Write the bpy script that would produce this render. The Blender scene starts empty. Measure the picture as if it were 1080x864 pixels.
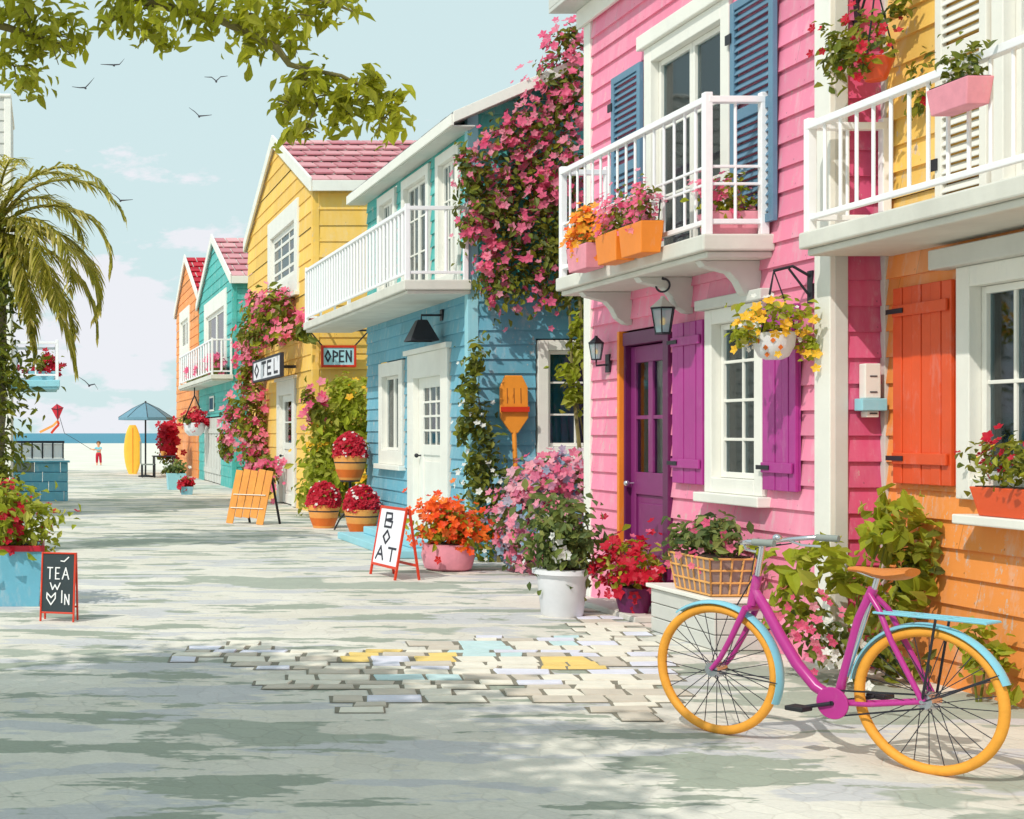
import bpy, math, random
import numpy as np
from mathutils import Vector, Matrix
R = math.radians
rng = np.random.default_rng(11)
random.seed(5)
sc = bpy.context.scene
COL = sc.collection
# ------------------------------------------------------------------ camera
F = 1500.0; VX, VY, EYE = 50.0, 457.0, 1.5
cam = bpy.data.cameras.new("camera"); camo = bpy.data.objects.new("camera", cam)
COL.objects.link(camo)
cam.sensor_width = 36; cam.lens = 36 * F / 1080
cam.shift_x = (540 - VX) / 1080; cam.shift_y = (VY - 432) / 1080
cam.clip_start = 0.05; cam.clip_end = 20000
camo.location = (0, 0, EYE); camo.rotation_euler = (R(90), 0, 0)
sc.camera = camo
def P(x, y, Y):
    return Vector(((x - VX) / F * Y, Y, EYE - (y - VY) / F * Y))
def YX(x, X):                       # depth at which plane X shows at column x
    return X * F / (x - VX)
def ZY(y, Y): return EYE - (y - VY) / F * Y

# ------------------------------------------------------------------ materials
def s2l(c): return c / 12.92 if c <= 0.04045 else ((c + 0.055) / 1.055) ** 2.4
def C(r, g, b): return (s2l(r / 255), s2l(g / 255), s2l(b / 255), 1)
def newmat(name):
    m = bpy.data.materials.new(name); m.use_nodes = True
    nt = m.node_tree; b = nt.nodes["Principled BSDF"]
    return m, nt, b
def scale_c(c, k): return (min(c[0] * k, 1), min(c[1] * k, 1), min(c[2] * k, 1), 1)
def noise(nt, scale, detail=4, rough=.6, stretch=None, coord='Object'):
    tc = nt.nodes.new("ShaderNodeTexCoord"); n = nt.nodes.new("ShaderNodeTexNoise")
    n.inputs['Scale'].default_value = scale; n.inputs['Detail'].default_value = detail
    n.inputs['Roughness'].default_value = rough
    if stretch:
        mp = nt.nodes.new("ShaderNodeMapping"); mp.inputs['Scale'].default_value = stretch
        nt.links.new(tc.outputs[coord], mp.inputs[0]); nt.links.new(mp.outputs[0], n.inputs['Vector'])
    else:
        nt.links.new(tc.outputs[coord], n.inputs['Vector'])
    return n
def ramp(nt, src, stops, interp='LINEAR'):
    r = nt.nodes.new("ShaderNodeValToRGB"); r.color_ramp.interpolation = interp
    els = r.color_ramp.elements
    while len(els) < len(stops): els.new(0.5)
    for e, (p, c) in zip(els, stops): e.position = p; e.color = c
    nt.links.new(src, r.inputs[0]); return r
def mix(nt, fac, a, b, blend='MIX'):
    m = nt.nodes.new("ShaderNodeMix"); m.data_type = 'RGBA'; m.blend_type = blend
    for sock, v in ((m.inputs[0], fac), (m.inputs[6], a), (m.inputs[7], b)):
        if hasattr(v, 'links'): nt.links.new(v, sock)
        else: sock.default_value = v
    return m.outputs[2]
def bump(nt, b, src, strength, dist=.01):
    n = nt.nodes.new("ShaderNodeBump"); n.inputs['Strength'].default_value = strength; n.inputs['Distance'].default_value = dist
    nt.links.new(src, n.inputs['Height']); nt.links.new(n.outputs[0], b.inputs['Normal'])
def paint(name, col, rough=.55, var=.13, scale=3., wear=.0, bmp=.12, metal=0., grain=(6, 6, 40), boards=0.):
    m, nt, b = newmat(name)
    n1 = noise(nt, scale, 6, .65)
    r1 = ramp(nt, n1.outputs[0], [(.3, scale_c(col, 1 - var)), (.7, scale_c(col, 1 + var))])
    out = r1.outputs[0]
    if wear > 0:
        n2 = noise(nt, 1., 8, .75, (9, 9, 3.))
        rw = ramp(nt, n2.outputs[0], [(.59 - wear * .1, (0, 0, 0, 1)), (.66, (1, 1, 1, 1))])
        ml = nt.nodes.new("ShaderNodeMath"); ml.operation = 'MULTIPLY'; ml.inputs[1].default_value = min(wear, 1.)
        nt.links.new(rw.outputs[0], ml.inputs[0])
        out = mix(nt, ml.outputs[0], out, tuple(.5 * c + .33 for c in col[:3]) + (1,))
    if boards > 0:
        np_ = noise(nt, 1., 9, .78, (16, 16, 7)); nq = noise(nt, .9, 3, .6)
        ap = nt.nodes.new("ShaderNodeMath"); ap.operation = 'MULTIPLY_ADD'; ap.inputs[1].default_value = .35; nt.links.new(nq.outputs[0], ap.inputs[0]); nt.links.new(np_.outputs[0], ap.inputs[2])
        pr = ramp(nt, ap.outputs[0], [(.80, (0, 0, 0, 1)), (.815, (.8, .8, .8, 1))])        # flaked paint
        out = mix(nt, pr.outputs[0], out, C(206, 190, 176))
    if boards > 0:                       # each board its own tone, with butt joints and nail heads
        tc = nt.nodes.new("ShaderNodeTexCoord"); sp = nt.nodes.new("ShaderNodeSeparateXYZ"); nt.links.new(tc.outputs['Object'], sp.inputs[0])
        def mt(op, a, c=None, d=None):
            n = nt.nodes.new("ShaderNodeMath"); n.operation = op
            for i, v in enumerate((a, c, d)):
                if v is None: continue
                if hasattr(v, 'links'): nt.links.new(v, n.inputs[i])
                else: n.inputs[i].default_value = v
            return n.outputs[0]
        zr = mt('DIVIDE', mt('ADD', sp.outputs[2], .004), boards); row = mt('FLOOR', zr); zf = mt('FRACT', zr)
        w1 = nt.nodes.new("ShaderNodeTexWhiteNoise"); w1.noise_dimensions = '1D'; nt.links.new(row, w1.inputs['W'])
        u = mt('DIVIDE', mt('MULTIPLY_ADD', w1.outputs[0], 9., mt('ADD', sp.outputs[0], sp.outputs[1])), 12.5 * boards); seg = mt('FLOOR', u); uf = mt('FRACT', u)
        w2 = nt.nodes.new("ShaderNodeTexWhiteNoise"); w2.noise_dimensions = '2D'; cb_ = nt.nodes.new("ShaderNodeCombineXYZ")
        nt.links.new(row, cb_.inputs[0]); nt.links.new(seg, cb_.inputs[1]); nt.links.new(cb_.outputs[0], w2.inputs['Vector'])
        rb = ramp(nt, w2.outputs[0], [(0, (.86, .87, .88, 1)), (.6, (1, 1, 1, 1)), (1, (1.08, 1.08, 1.1, 1))])
        out = mix(nt, 1., out, rb.outputs[0], 'MULTIPLY')
        jt = mt('LESS_THAN', uf, .0035 / (12.5 * boards) * 1.4)
        nl = mt('MULTIPLY', mt('LESS_THAN', mt('ABSOLUTE', mt('SUBTRACT', mt('FRACT', mt('MULTIPLY', u, 5.)), .06)), .011), mt('LESS_THAN', mt('ABSOLUTE', mt('SUBTRACT', zf, .2)), .035))
        out = mix(nt, mt('MULTIPLY', mt('MAXIMUM', jt, nl), .55), out, tuple(c * .35 for c in col[:3]) + (1,))
        n8 = noise(nt, 1., 6, .7, (2.2, 2.2, .5)); fd = ramp(nt, n8.outputs[0], [(.5, (0, 0, 0, 1)), (.8, (.42, .42, .42, 1))])   # sun bleaching
        out = mix(nt, fd.outputs[0], out, tuple(.55 * c + .42 for c in col[:3]) + (1,))
    nt.links.new(out, b.inputs['Base Color'])
    b.inputs['Roughness'].default_value = rough; b.inputs['Metallic'].default_value = metal
    if bmp > 0:
        n3 = noise(nt, 1., 5, .7, grain); bump(nt, b, n3.outputs[0], bmp, .01)
    return m
def islandmat(name, cols, trans=.3, rough=.5, jitter=True):
    m, nt, b = newmat(name)
    g = nt.nodes.new("ShaderNodeNewGeometry")
    k = len(cols)
    r = ramp(nt, g.outputs['Random Per Island'], [((i + .0) / max(k - 1, 1), c) for i, c in enumerate(cols)])
    nt.links.new(r.outputs[0], b.inputs['Base Color']); b.inputs['Roughness'].default_value = rough
    b.inputs['Specular IOR Level'].default_value = .3
    if trans > 0:
        t = nt.nodes.new("ShaderNodeBsdfTranslucent"); nt.links.new(r.outputs[0], t.inputs[0])
        mx = nt.nodes.new("ShaderNodeMixShader"); mx.inputs[0].default_value = trans
        o = nt.nodes["Material Output"]
        nt.links.new(b.outputs[0], mx.inputs[1]); nt.links.new(t.outputs[0], mx.inputs[2]); nt.links.new(mx.outputs[0], o.inputs[0])
    return m
def glassmat(name, tint):
    m, nt, b = newmat(name)
    fr = nt.nodes.new("ShaderNodeFresnel"); fr.inputs[0].default_value = 1.5
    nz = noise(nt, 2.5, 2); bp = nt.nodes.new("ShaderNodeBump"); bp.inputs['Strength'].default_value = .06; bp.inputs['Distance'].default_value = .02
    nt.links.new(nz.outputs[0], bp.inputs['Height'])
    tr = nt.nodes.new("ShaderNodeBsdfTransparent"); tr.inputs[0].default_value = tint
    gl = nt.nodes.new("ShaderNodeBsdfGlossy"); gl.inputs['Roughness'].default_value = .03
    nt.links.new(bp.outputs[0], gl.inputs['Normal'])
    mp = nt.nodes.new("ShaderNodeMath"); mp.operation = 'MULTIPLY_ADD'; mp.inputs[1].default_value = .95; mp.inputs[2].default_value = .02; mp.use_clamp = True
    nt.links.new(fr.outputs[0], mp.inputs[0])
    mx = nt.nodes.new("ShaderNodeMixShader"); nt.links.new(mp.outputs[0], mx.inputs[0])
    nt.links.new(tr.outputs[0], mx.inputs[1]); nt.links.new(gl.outputs[0], mx.inputs[2])
    nt.links.new(mx.outputs[0], nt.nodes["Material Output"].inputs[0])
    return m
def emitmat(name, col, st):
    m, nt, b = newmat(name)
    b.inputs['Base Color'].default_value = col; b.inputs['Emission Color'].default_value = col; b.inputs['Emission Strength'].default_value = st
    return m

M = {}
M['pink'] = paint('pink_paint', C(238, 138, 168), .68, .06, 1.2, .6, boards=.165)
M['shaded_pink'] = paint('shaded_pink_paint', C(216, 84, 126), .68, .06, 1.2, .4, boards=.165)  # darker copy of the house pink, side wall's shade put into the colour
M['blue'] = paint('blue_paint', C(104, 170, 192), .68, .07, 1.2, .55, boards=.17)
M['teal'] = paint('teal_paint', C(72, 178, 172), .68, .07, 1.2, .5, boards=.17)
M['yellow'] = paint('yellow_paint', C(246, 198, 92), .68, .06, 1., .45, boards=.3)
M['orange'] = paint('orange_paint', C(238, 148, 72), .68, .07, 1.2, .6, boards=.165)
M['amber'] = paint('amber_paint', C(246, 198, 98), .68, .06, 1.2, .45, boards=.165)
M['white'] = paint('white_paint', C(236, 234, 226), .5, .05, 2., .4)
M['grey_white'] = paint('weathered_white_paint', C(206, 206, 200), .55, .08, 2., .2)
M['rail'] = paint('railing_paint', C(244, 243, 246), .4, .03, 3., 0)
M['slab'] = paint('balcony_concrete', C(214, 212, 203), .7, .1, 2.5, .3)
M['purple'] = paint('purple_paint', C(130, 40, 108), .42, .1, 2., .12)
M['magenta'] = paint('magenta_paint', C(172, 52, 140), .42, .1, 2., .15)
M['dark_purple'] = paint('dark_purple_paint', C(98, 24, 80), .42, .1, 2., .1)
M['slate'] = paint('slate_blue_paint', C(96, 134, 160), .45, .1, 2., .3)
M['sky_paint'] = paint('pale_blue_paint', C(150, 208, 222), .5, .08, 2., .3)
M['red_orange'] = paint('red_orange_paint', C(226, 84, 36), .45, .1, 2., .2)
M['orange_trim'] = paint('orange_trim_paint', C(240, 136, 40), .45, .08, 2., .2)
M['iron'] = paint('dark_iron', C(44, 44, 52), .5, .2, 8., 0, .1, .3)
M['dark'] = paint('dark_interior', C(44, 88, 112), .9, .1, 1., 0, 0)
M['curtain'] = paint('pale_curtain', C(222, 226, 218), .9, .06, 2., 0, .3, 0, (60, 60, 1))
M['curtain_teal'] = paint('teal_curtain', C(92, 168, 178), .9, .08, 2., 0, .3, 0, (60, 60, 1))
M['glass'] = glassmat('window_glass', (.68, .84, .90, 1))
def frosted(name, col):
    m, nt, b = newmat(name); d = nt.nodes.new("ShaderNodeBsdfTranslucent"); d.inputs[0].default_value = col
    t = nt.nodes.new("ShaderNodeBsdfTransparent"); x = nt.nodes.new("ShaderNodeMixShader"); x.inputs[0].default_value = .45
    y = nt.nodes.new("ShaderNodeMixShader"); y.inputs[0].default_value = .4
    b.inputs['Base Color'].default_value = col; b.inputs['Roughness'].default_value = .15
    nt.links.new(d.outputs[0], x.inputs[1]); nt.links.new(b.outputs[0], x.inputs[2]); nt.links.new(x.outputs[0], y.inputs[1]); nt.links.new(t.outputs[0], y.inputs[2])
    nt.links.new(y.outputs[0], nt.nodes["Material Output"].inputs[0]); return m
M['lamp_glass'] = frosted('frosted_lamp_glass', C(196, 232, 238))
M['bulb'] = emitmat('warm_bulb', C(255, 196, 80), .6)
M['wood'] = paint('honey_wood', C(226, 150, 66), .55, .16, 4., .1, .3, 0, (5, 5, 60))
M['paddle'] = paint('varnished_paddle', C(236, 150, 48), .4, .12, 4., .05, .2, 0, (40, 5, 3))
M['groove'] = paint('paddle_groove', C(150, 88, 34), .6, .1, 4.)
M['terracotta'] = paint('orange_clay', C(240, 164, 84), .7, .1, 6., .2)
M['clay_dark'] = paint('burnt_orange_band', C(222, 112, 34), .65, .1, 6., .1)
M['pot_white'] = paint('white_glaze', C(226, 226, 230), .45, .06, 5., .1)
M['pot_pink'] = paint('pink_clay', C(232, 150, 166), .65, .12, 7., .3)
M['pot_grey'] = paint('grey_wicker_board', C(150, 128, 122), .8, .2, 10., .1)
M['crimson'] = paint('crimson_paint', C(196, 30, 54), .45, .1, 3., .1)
M['signred'] = paint('sign_red_wood', C(212, 56, 20), .45, .1, 3., .1)
M['board'] = paint('chalk_slate', C(50, 62, 66), .8, .15, 6., 0)
M['chalk'] = paint('chalk_white', C(240, 240, 240), .9, .04, 8., 0)
M['ink'] = paint('sign_ink', C(44, 44, 56), .7, .05, 8., 0)
M['signwhite'] = paint('sign_white', C(240, 238, 246), .5, .03, 3., 0)
M['signblue'] = paint('sign_pale_blue', C(176, 222, 232), .5, .03, 3., 0)
M['soil'] = paint('dark_soil', C(64, 48, 36), .95, .3, 20., 0, .6, 0, (30, 30, 30))
M['bark'] = paint('tree_bark', C(122, 112, 70), .9, .3, 8., 0, .8, 0, (14, 14, 3))
M['palmbark'] = paint('palm_bark', C(132, 124, 98), .9, .3, 6., 0, .8, 0, (4, 4, 24))
M['stem'] = paint('green_stem', C(110, 112, 36), .7, .2, 8., 0, .2)
M['bluewood'] = paint('blue_bench_paint', C(110, 180, 204), .55, .1, 3., .6)
M['greystone'] = paint('grey_stone', C(140, 147, 142), .9, .15, 4., 0, .4, 0, (10, 10, 10))
M['surf'] = paint('yellow_surfboard', C(248, 202, 76), .25, .05, 3., 0, 0)
M['canvas'] = paint('slate_canvas', C(108, 148, 168), .8, .08, 3., 0, .1)
M['wicker'] = paint('light_cane', C(226, 168, 96), .6, .15, 10., 0, .3)
M['tyre'] = paint('amber_tyre', C(234, 160, 52), .65, .1, 12., 0, .2, 0, (60, 60, 60))
M['rim'] = paint('dark_rim', C(60, 58, 64), .35, .05, 5., 0, 0, .7)
M['spoke'] = paint('steel_spoke', C(70, 70, 80), .3, .05, 5., 0, 0, .7)
M['chrome'] = paint('polished_steel', C(206, 208, 216), .18, .03, 5., 0, 0, .9)
M['frame'] = paint('magenta_frame_paint', C(182, 50, 138), .3, .08, 3., .15, .02)
M['guard'] = paint('pale_blue_mudguard', C(132, 196, 214), .25, .05, 3., 0, 0)
M['saddle'] = paint('tan_leather', C(206, 122, 50), .5, .14, 8., 0, .3, 0, (30, 30, 30))
M['rubber'] = paint('black_rubber', C(34, 34, 38), .6, .1, 8., 0, .1)
M['skin'] = paint('skin', C(232, 164, 116), .6, .04, 8., 0, 0)
M['shirt'] = paint('pale_blue_cloth', C(120, 196, 214), .85, .05, 8., 0, .1)
M['trousers'] = paint('crimson_cloth', C(190, 24, 50), .85, .05, 8., 0, .1)
M['hair'] = paint('brown_hair', C(92, 58, 32), .7, .1, 8., 0, .1)
M['gull'] = paint('grey_feathers', C(66, 68, 80), .8, .15, 8., 0, 0)
M['tile_pink'] = islandmat('pink_roof_tile', [C(214, 154, 160), C(196, 126, 136), C(222, 168, 172), C(184, 110, 122)], 0, .75)
M['tile_red'] = islandmat('red_roof_tile', [C(206, 34, 56), C(178, 26, 46), C(214, 60, 74)], 0, .7)
M['tile_grey'] = islandmat('grey_shingle', [C(150, 150, 152), C(126, 130, 136), C(170, 170, 168)], 0, .8)
G_OL, G_LI, G_DK, G_MD, G_YE = C(140, 138, 38), C(172, 178, 52), C(74, 92, 58), C(116, 130, 56), C(204, 186, 100)
M['leaf_tree'] = islandmat('tree_leaf', [C(166, 164, 42), C(196, 198, 60), C(140, 142, 40), C(204, 202, 84)], .62)
M['leaf_mixed'] = islandmat('mixed_leaf', [G_DK, G_OL, G_MD, G_OL, G_LI], .4)
M['leaf_olive'] = islandmat('olive_leaf', [G_OL, G_MD, C(134, 138, 40), G_DK, G_OL], .4)
M['leaf_lime'] = islandmat('lime_leaf', [C(182, 190, 58), C(168, 178, 50), C(142, 148, 42), C(206, 204, 96)], .5)
M['leaf_dark'] = islandmat('dark_leaf', [C(92, 114, 66), C(134, 146, 72), C(78, 100, 62), C(160, 162, 90)], .4)
M['frond'] = islandmat('palm_leaflet', [C(156, 150, 44), C(184, 174, 70), C(136, 132, 36), C(220, 202, 116)], .45)
M['f_pink'] = islandmat('pink_petal', [C(252, 132, 168), C(244, 92, 140), C(255, 174, 194), C(250, 112, 154)], .5)
M['f_hyd'] = islandmat('hydrangea_petal', [C(244, 156, 178), C(234, 100, 140), C(124, 188, 210), C(248, 180, 192), C(240, 132, 164)], .4)
M['f_red'] = islandmat('red_petal', [C(210, 30, 56), C(190, 20, 48), C(224, 56, 78)], .4)
M['f_redwhite'] = islandmat('red_and_white_petal', [C(198, 22, 48), C(176, 14, 40), C(206, 30, 54), C(190, 18, 44), C(250, 240, 240)], .25)
M['f_orange'] = islandmat('orange_petal', [C(244, 96, 24), C(236, 74, 20), C(250, 136, 44), C(206, 40, 40)], .3)
M['f_sunny'] = islandmat('orange_and_yellow_petal', [C(244, 96, 24), C(250, 196, 60), C(240, 80, 20), C(252, 206, 80)], .3)
M['f_white'] = islandmat('white_petal', [C(246, 244, 240), C(230, 232, 226)], .3)
M['f_yellow'] = islandmat('yellow_petal', [C(250, 200, 60), C(244, 184, 44)], .3)
M['f_dots'] = M['f_white']

# ------------------------------------------------------------------ mesh builder
def cross(a, b): return Vector(a).cross(Vector(b))
class MB:
    def __init__(s): s.v = []; s.f = []; s.mi = []; s.cur = 0
    def add(s, vs, fs):
        o = len(s.v); s.v.extend([tuple(v) for v in vs]); s.f.extend([tuple(i + o for i in f) for f in fs]); s.mi.extend([s.cur] * len(fs))
    def box(s, a, b):
        x0, x1 = sorted((a[0], b[0])); y0, y1 = sorted((a[1], b[1])); z0, z1 = sorted((a[2], b[2]))
        s.hexa([(x0, y0, z0), (x1, y0, z0), (x1, y1, z0), (x0, y1, z0), (x0, y0, z1), (x1, y0, z1), (x1, y1, z1), (x0, y1, z1)])
        return s
    def hexa(s, p): s.add(p, [(0, 3, 2, 1), (4, 5, 6, 7), (0, 1, 5, 4), (1, 2, 6, 5), (2, 3, 7, 6), (3, 0, 4, 7)])
    def beam(s, p0, p1, w, h, up=(0, 0, 1)):
        p0, p1 = Vector(p0), Vector(p1); d = (p1 - p0).normalized(); up = Vector(up)
        if abs(d.dot(up)) > .98: up = Vector((1, 0, 0))
        a = d.cross(up).normalized() * (w / 2); b = a.cross(d).normalized() * (h / 2)
        s.hexa([p0 - a - b, p0 + a - b, p0 + a + b, p0 - a + b, p1 - a - b, p1 + a - b, p1 + a + b, p1 - a + b]); return s
    def tube(s, pts, r, n=8, cap=True):
        pts = [Vector(p) for p in pts]; k = len(pts)
        rs = r if isinstance(r, (list, tuple)) else [r] * k
        ref = None; rings = []
        for i, p in enumerate(pts):
            d = (pts[min(i + 1, k - 1)] - pts[max(i - 1, 0)]).normalized()
            if ref is None:
                ref = Vector((0, 0, 1)) if abs(d.z) < .9 else Vector((1, 0, 0))
            a = (ref - d * ref.dot(d)).normalized(); ref = a; b = d.cross(a)
            rings.append([p + (a * math.cos(2 * math.pi * j / n) + b * math.sin(2 * math.pi * j / n)) * rs[i] for j in range(n)])
        fs = []
        for i in range(k - 1):
            for j in range(n):
                j2 = (j + 1) % n; fs.append((i * n + j, i * n + j2, (i + 1) * n + j2, (i + 1) * n + j))
        if cap: fs.append(tuple(range(n - 1, -1, -1))); fs.append(tuple((k - 1) * n + j for j in range(n)))
        s.add([v for r_ in rings for v in r_], fs); return s
    def ring(s, c, ax_u, ax_v, Rr, r, n=48, m=8, a0=0, a1=2 * math.pi):
        c = Vector(c); u = Vector(ax_u).normalized(); v = Vector(ax_v).normalized()
        full = abs(a1 - a0 - 2 * math.pi) < 1e-6
        if not full:
            return s.tube([c + (u * math.cos(a0 + (a1 - a0) * i / n) + v * math.sin(a0 + (a1 - a0) * i / n)) * Rr for i in range(n + 1)], r, m)
        w = u.cross(v); vs = []; fs = []
        for i in range(n):
            a = a0 + (a1 - a0) * i / n; d = u * math.cos(a) + v * math.sin(a)
            for j in range(m):
                b = 2 * math.pi * j / m; vs.append(c + d * (Rr + r * math.cos(b)) + w * (r * math.sin(b)))
        for i in range(n):
            for j in range(m):
                fs.append((i * m + j, i * m + (j + 1) % m, ((i + 1) % n) * m + (j + 1) % m, ((i + 1) % n) * m + j))
        s.add(vs, fs); return s
    def lathe(s, prof, c=(0, 0, 0), n=28, sq=False, cap=True):
        c = Vector(c); vs = []; fs = []; k = len(prof)
        for (r, z) in prof:
            for j in range(n):
                a = 2 * math.pi * j / n + (math.pi / n if n == 4 else 0)
                vs.append(c + Vector((r * math.cos(a), r * math.sin(a), z)))
        for i in range(k - 1):
            for j in range(n):
                fs.append((i * n + j, i * n + (j + 1) % n, (i + 1) * n + (j + 1) % n, (i + 1) * n + j))
        if cap: fs.append(tuple(range(n - 1, -1, -1))); fs.append(tuple((k - 1) * n + j for j in range(n)))
        s.add(vs, fs); return s
    def prism(s, poly, ext):                    # poly: list of 3d points, ext: vector
        poly = [Vector(p) for p in poly]; e = Vector(ext); n = len(poly)
        fs = [tuple(range(n)), tuple(range(2 * n - 1, n - 1, -1))] + [(i, i + n, (i + 1) % n + n, (i + 1) % n) for i in range(n)]
        s.add(poly + [p + e for p in poly], fs); return s
    def ball(s, c, r, n=10, m=7, sz=(1, 1, 1)):
        prof = []
        for i in range(m + 1):
            a = -math.pi / 2 + math.pi * i / m; prof.append((max(math.cos(a), 1e-3) * r, math.sin(a) * r))
        o = len(s.v); s.lathe(prof, (0, 0, 0), n)
        for i in range(o, len(s.v)):
            x, y, z = s.v[i]; s.v[i] = (c[0] + x * sz[0], c[1] + y * sz[1], c[2] + z * sz[2])
        return s
    def build(s, name, mats, parent=None, smooth=False, bevel=0., local=False):
        me = bpy.data.meshes.new(name)
        off = Vector((0, 0, 0))
        if parent is not None and not local:
            q = parent
            while q is not None: off += q.location; q = q.parent
        me.from_pydata([(v[0] - off.x, v[1] - off.y, v[2] - off.z) for v in s.v], [], s.f)
        if not isinstance(mats, (list, tuple)): mats = [mats]
        for m in mats: me.materials.append(M[m] if isinstance(m, str) else m)
        if len(mats) > 1: me.polygons.foreach_set('material_index', s.mi)
        if smooth: me.polygons.foreach_set('use_smooth', [True] * len(me.polygons))
        me.update()
        o = bpy.data.objects.new(name, me); COL.objects.link(o)
        if parent is not None: o.parent = parent
        if smooth:
            try: me.set_sharp_from_angle(angle=R(40))
            except Exception: pass
        if bevel > 0:
            b = o.modifiers.new("bevel", 'BEVEL'); b.width = bevel; b.segments = 2; b.limit_method = 'ANGLE'; b.angle_limit = R(40)
        return o
def thing(name, label, cat, loc=(0, 0, 0), group=None):
    o = bpy.data.objects.new(name, None); COL.objects.link(o); o.empty_display_size = .1
    o.location = loc; return tag(o, label, cat, group)
def tag(o, label, cat, group=None):
    o['label'] = label; o['category'] = cat
    if group: o['group'] = group
    return o
def structure(o): o['kind'] = 'structure'; return o
def copy_thing(src, loc, label, group=None):
    r = src.copy(); COL.objects.link(r); r.location = loc; r['label'] = label
    if group: r['group'] = group
    for ch in list(src.children):
        c = ch.copy(); COL.objects.link(c); c.parent = r
        for g in list(ch.children):
            d = g.copy(); COL.objects.link(d); d.parent = c
    return r

# ------------------------------------------------------------------ leaves and petals
def arrays_to_obj(name, verts, faces, mat, parent, smooth=False):
    me = bpy.data.meshes.new(name)
    off = np.zeros(3)
    q = parent
    while q is not None: off += np.array(q.location); q = q.parent
    me.from_pydata((verts - off).tolist(), [], faces.tolist())
    me.materials.append(M[mat] if isinstance(mat, str) else mat)
    o = bpy.data.objects.new(name, me); COL.objects.link(o); o.parent = parent
    if smooth: me.polygons.foreach_set('use_smooth', [True] * len(me.polygons))
    return o
def unit(a): return a / (np.linalg.norm(a, axis=1, keepdims=True) + 1e-9)
def blob_points(blobs, n, clump=22, spread=.33, fill=.55):
    """blobs: (cx,cy,cz,rx,ry,rz). returns points and outward directions"""
    bl = np.array(blobs, float); vol = (bl[:, 3] * bl[:, 4] * bl[:, 5]) ** (2 / 3.)
    cnt = np.maximum((n * vol / vol.sum()).astype(int), 4)
    pts = []; outs = []
    for b, k in zip(bl, cnt):
        nc = max(3, k // clump)
        d = unit(rng.normal(size=(nc, 3))); rad = rng.random((nc, 1)) ** (1 - fill)
        cc = d * rad
        idx = rng.integers(0, nc, k)
        loc = cc[idx] * .9 + rng.normal(size=(k, 3)) * spread * (.5 + rng.random((k, 1)) * .6)
        pts.append(b[:3] + loc * b[3:6]); outs.append(unit(loc + rng.normal(size=(k, 3)) * .25))
    return np.concatenate(pts), np.concatenate(outs)
def leaf_mesh(name, parent, mat, pts, outs, L, W=None, droop=.3, keep=None, fold=.18, up=.5):
    k = len(pts)
    if W is None: W = L * .55
    sz = (.42 + rng.random((k, 1)) * .95)
    n = unit(outs * .7 + np.array([-.22, -.25, up]) + rng.normal(size=(k, 3)) * .5)
    t = rng.normal(size=(k, 3)) + outs * .8 - np.array([0, 0, droop])
    t = unit(t - n * (t * n).sum(1, keepdims=True)); b = np.cross(n, t)
    l = L * sz; w = W * sz
    V = np.stack([pts - t * l * .5, pts - t * l * .08 + b * w * .5 + n * l * fold, pts + t * l * .25 + b * w * .36 + n * l * fold * .6, pts + t * l * .55 - n * l * .08,
                  pts + t * l * .25 - b * w * .36 + n * l * fold * .6, pts - t * l * .08 - b * w * .5 + n * l * fold, pts + t * l * .1], 1).reshape(-1, 3)
    base = np.arange(k)[:, None] * 7
    Fc = np.concatenate([base + np.array([[0, 1, 2, 6]]), base + np.array([[6, 2, 3, 4]]), base + np.array([[0, 6, 4, 5]])], 0)
    return arrays_to_obj(name, V, Fc, mat, parent)
def flower_mesh(name, parent, mat, pts, outs, S, petals=5):
    k = len(pts); n = unit(outs * .6 + np.array([-.45, -.5, .45]) + rng.normal(size=(k, 3)) * .32)
    a = unit(np.cross(n, rng.normal(size=(k, 3)))); b = np.cross(n, a)
    s = S * (.5 + rng.random((k, 1)) * .8)
    vs = [pts]
    for j in range(petals):
        th = 2 * math.pi * j / petals
        for (dr, da, up) in ((.66, -.58, .2), (.98, 0, .34), (.66, .58, .2)):
            x = math.cos(th + da) * dr; y = math.sin(th + da) * dr
            vs.append(pts + (a * x + b * y + n * up) * s)
    V = np.stack(vs, 1).reshape(-1, 3); m = 1 + 3 * petals; base = np.arange(k)[:, None] * m
    Fc = np.concatenate([base + np.array([[0, 1 + 3 * j, 2 + 3 * j, 3 + 3 * j]]) for j in range(petals)], 0)
    return arrays_to_obj(name, V, Fc, mat, parent)
def pb(x, y, rx, ry, Y, dep, **k):
    c = P(x, y, Y); return (c.x, c.y, c.z, rx / F * Y, dep, ry / F * Y)
def plant(parent, blobs, n, mat, L, flowers=None, W=None, clump=22, spread=.33, fill=.55, leafname='foliage', up=.5, clip=None, droop=.3):
    pts, outs = blob_points(blobs, n, clump, spread, fill)
    if clip:
        m = clip(pts); pts, outs = pts[m], outs[m]
    o = leaf_mesh(leafname, parent, mat, pts, outs, L, W, up=up, droop=droop)
    for (fm, fn, fs, fb) in (flowers or []):
        p, q = blob_points(fb or blobs, fn, 9, spread * 1.05, .8)
        p = p + q * .02
        if clip:
            m = clip(p); p, q = p[m], q[m]
        flower_mesh('blossoms', parent, fm, p, q, fs)
    return o
def stems(parent, base, tops, r0, mat='stem', name='stem'):
    mb = MB()
    for t in tops:
        b = Vector(base) + Vector((random.uniform(-.03, .03), random.uniform(-.03, .03), 0)); t = Vector(t)
        m = b.lerp(t, .5) + Vector((random.uniform(-.05, .05), random.uniform(-.05, .05), .02))
        mb.tube([b, m, t], [r0, r0 * .7, r0 * .35], 6)
    return mb.build(name, mat, parent, True)

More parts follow.
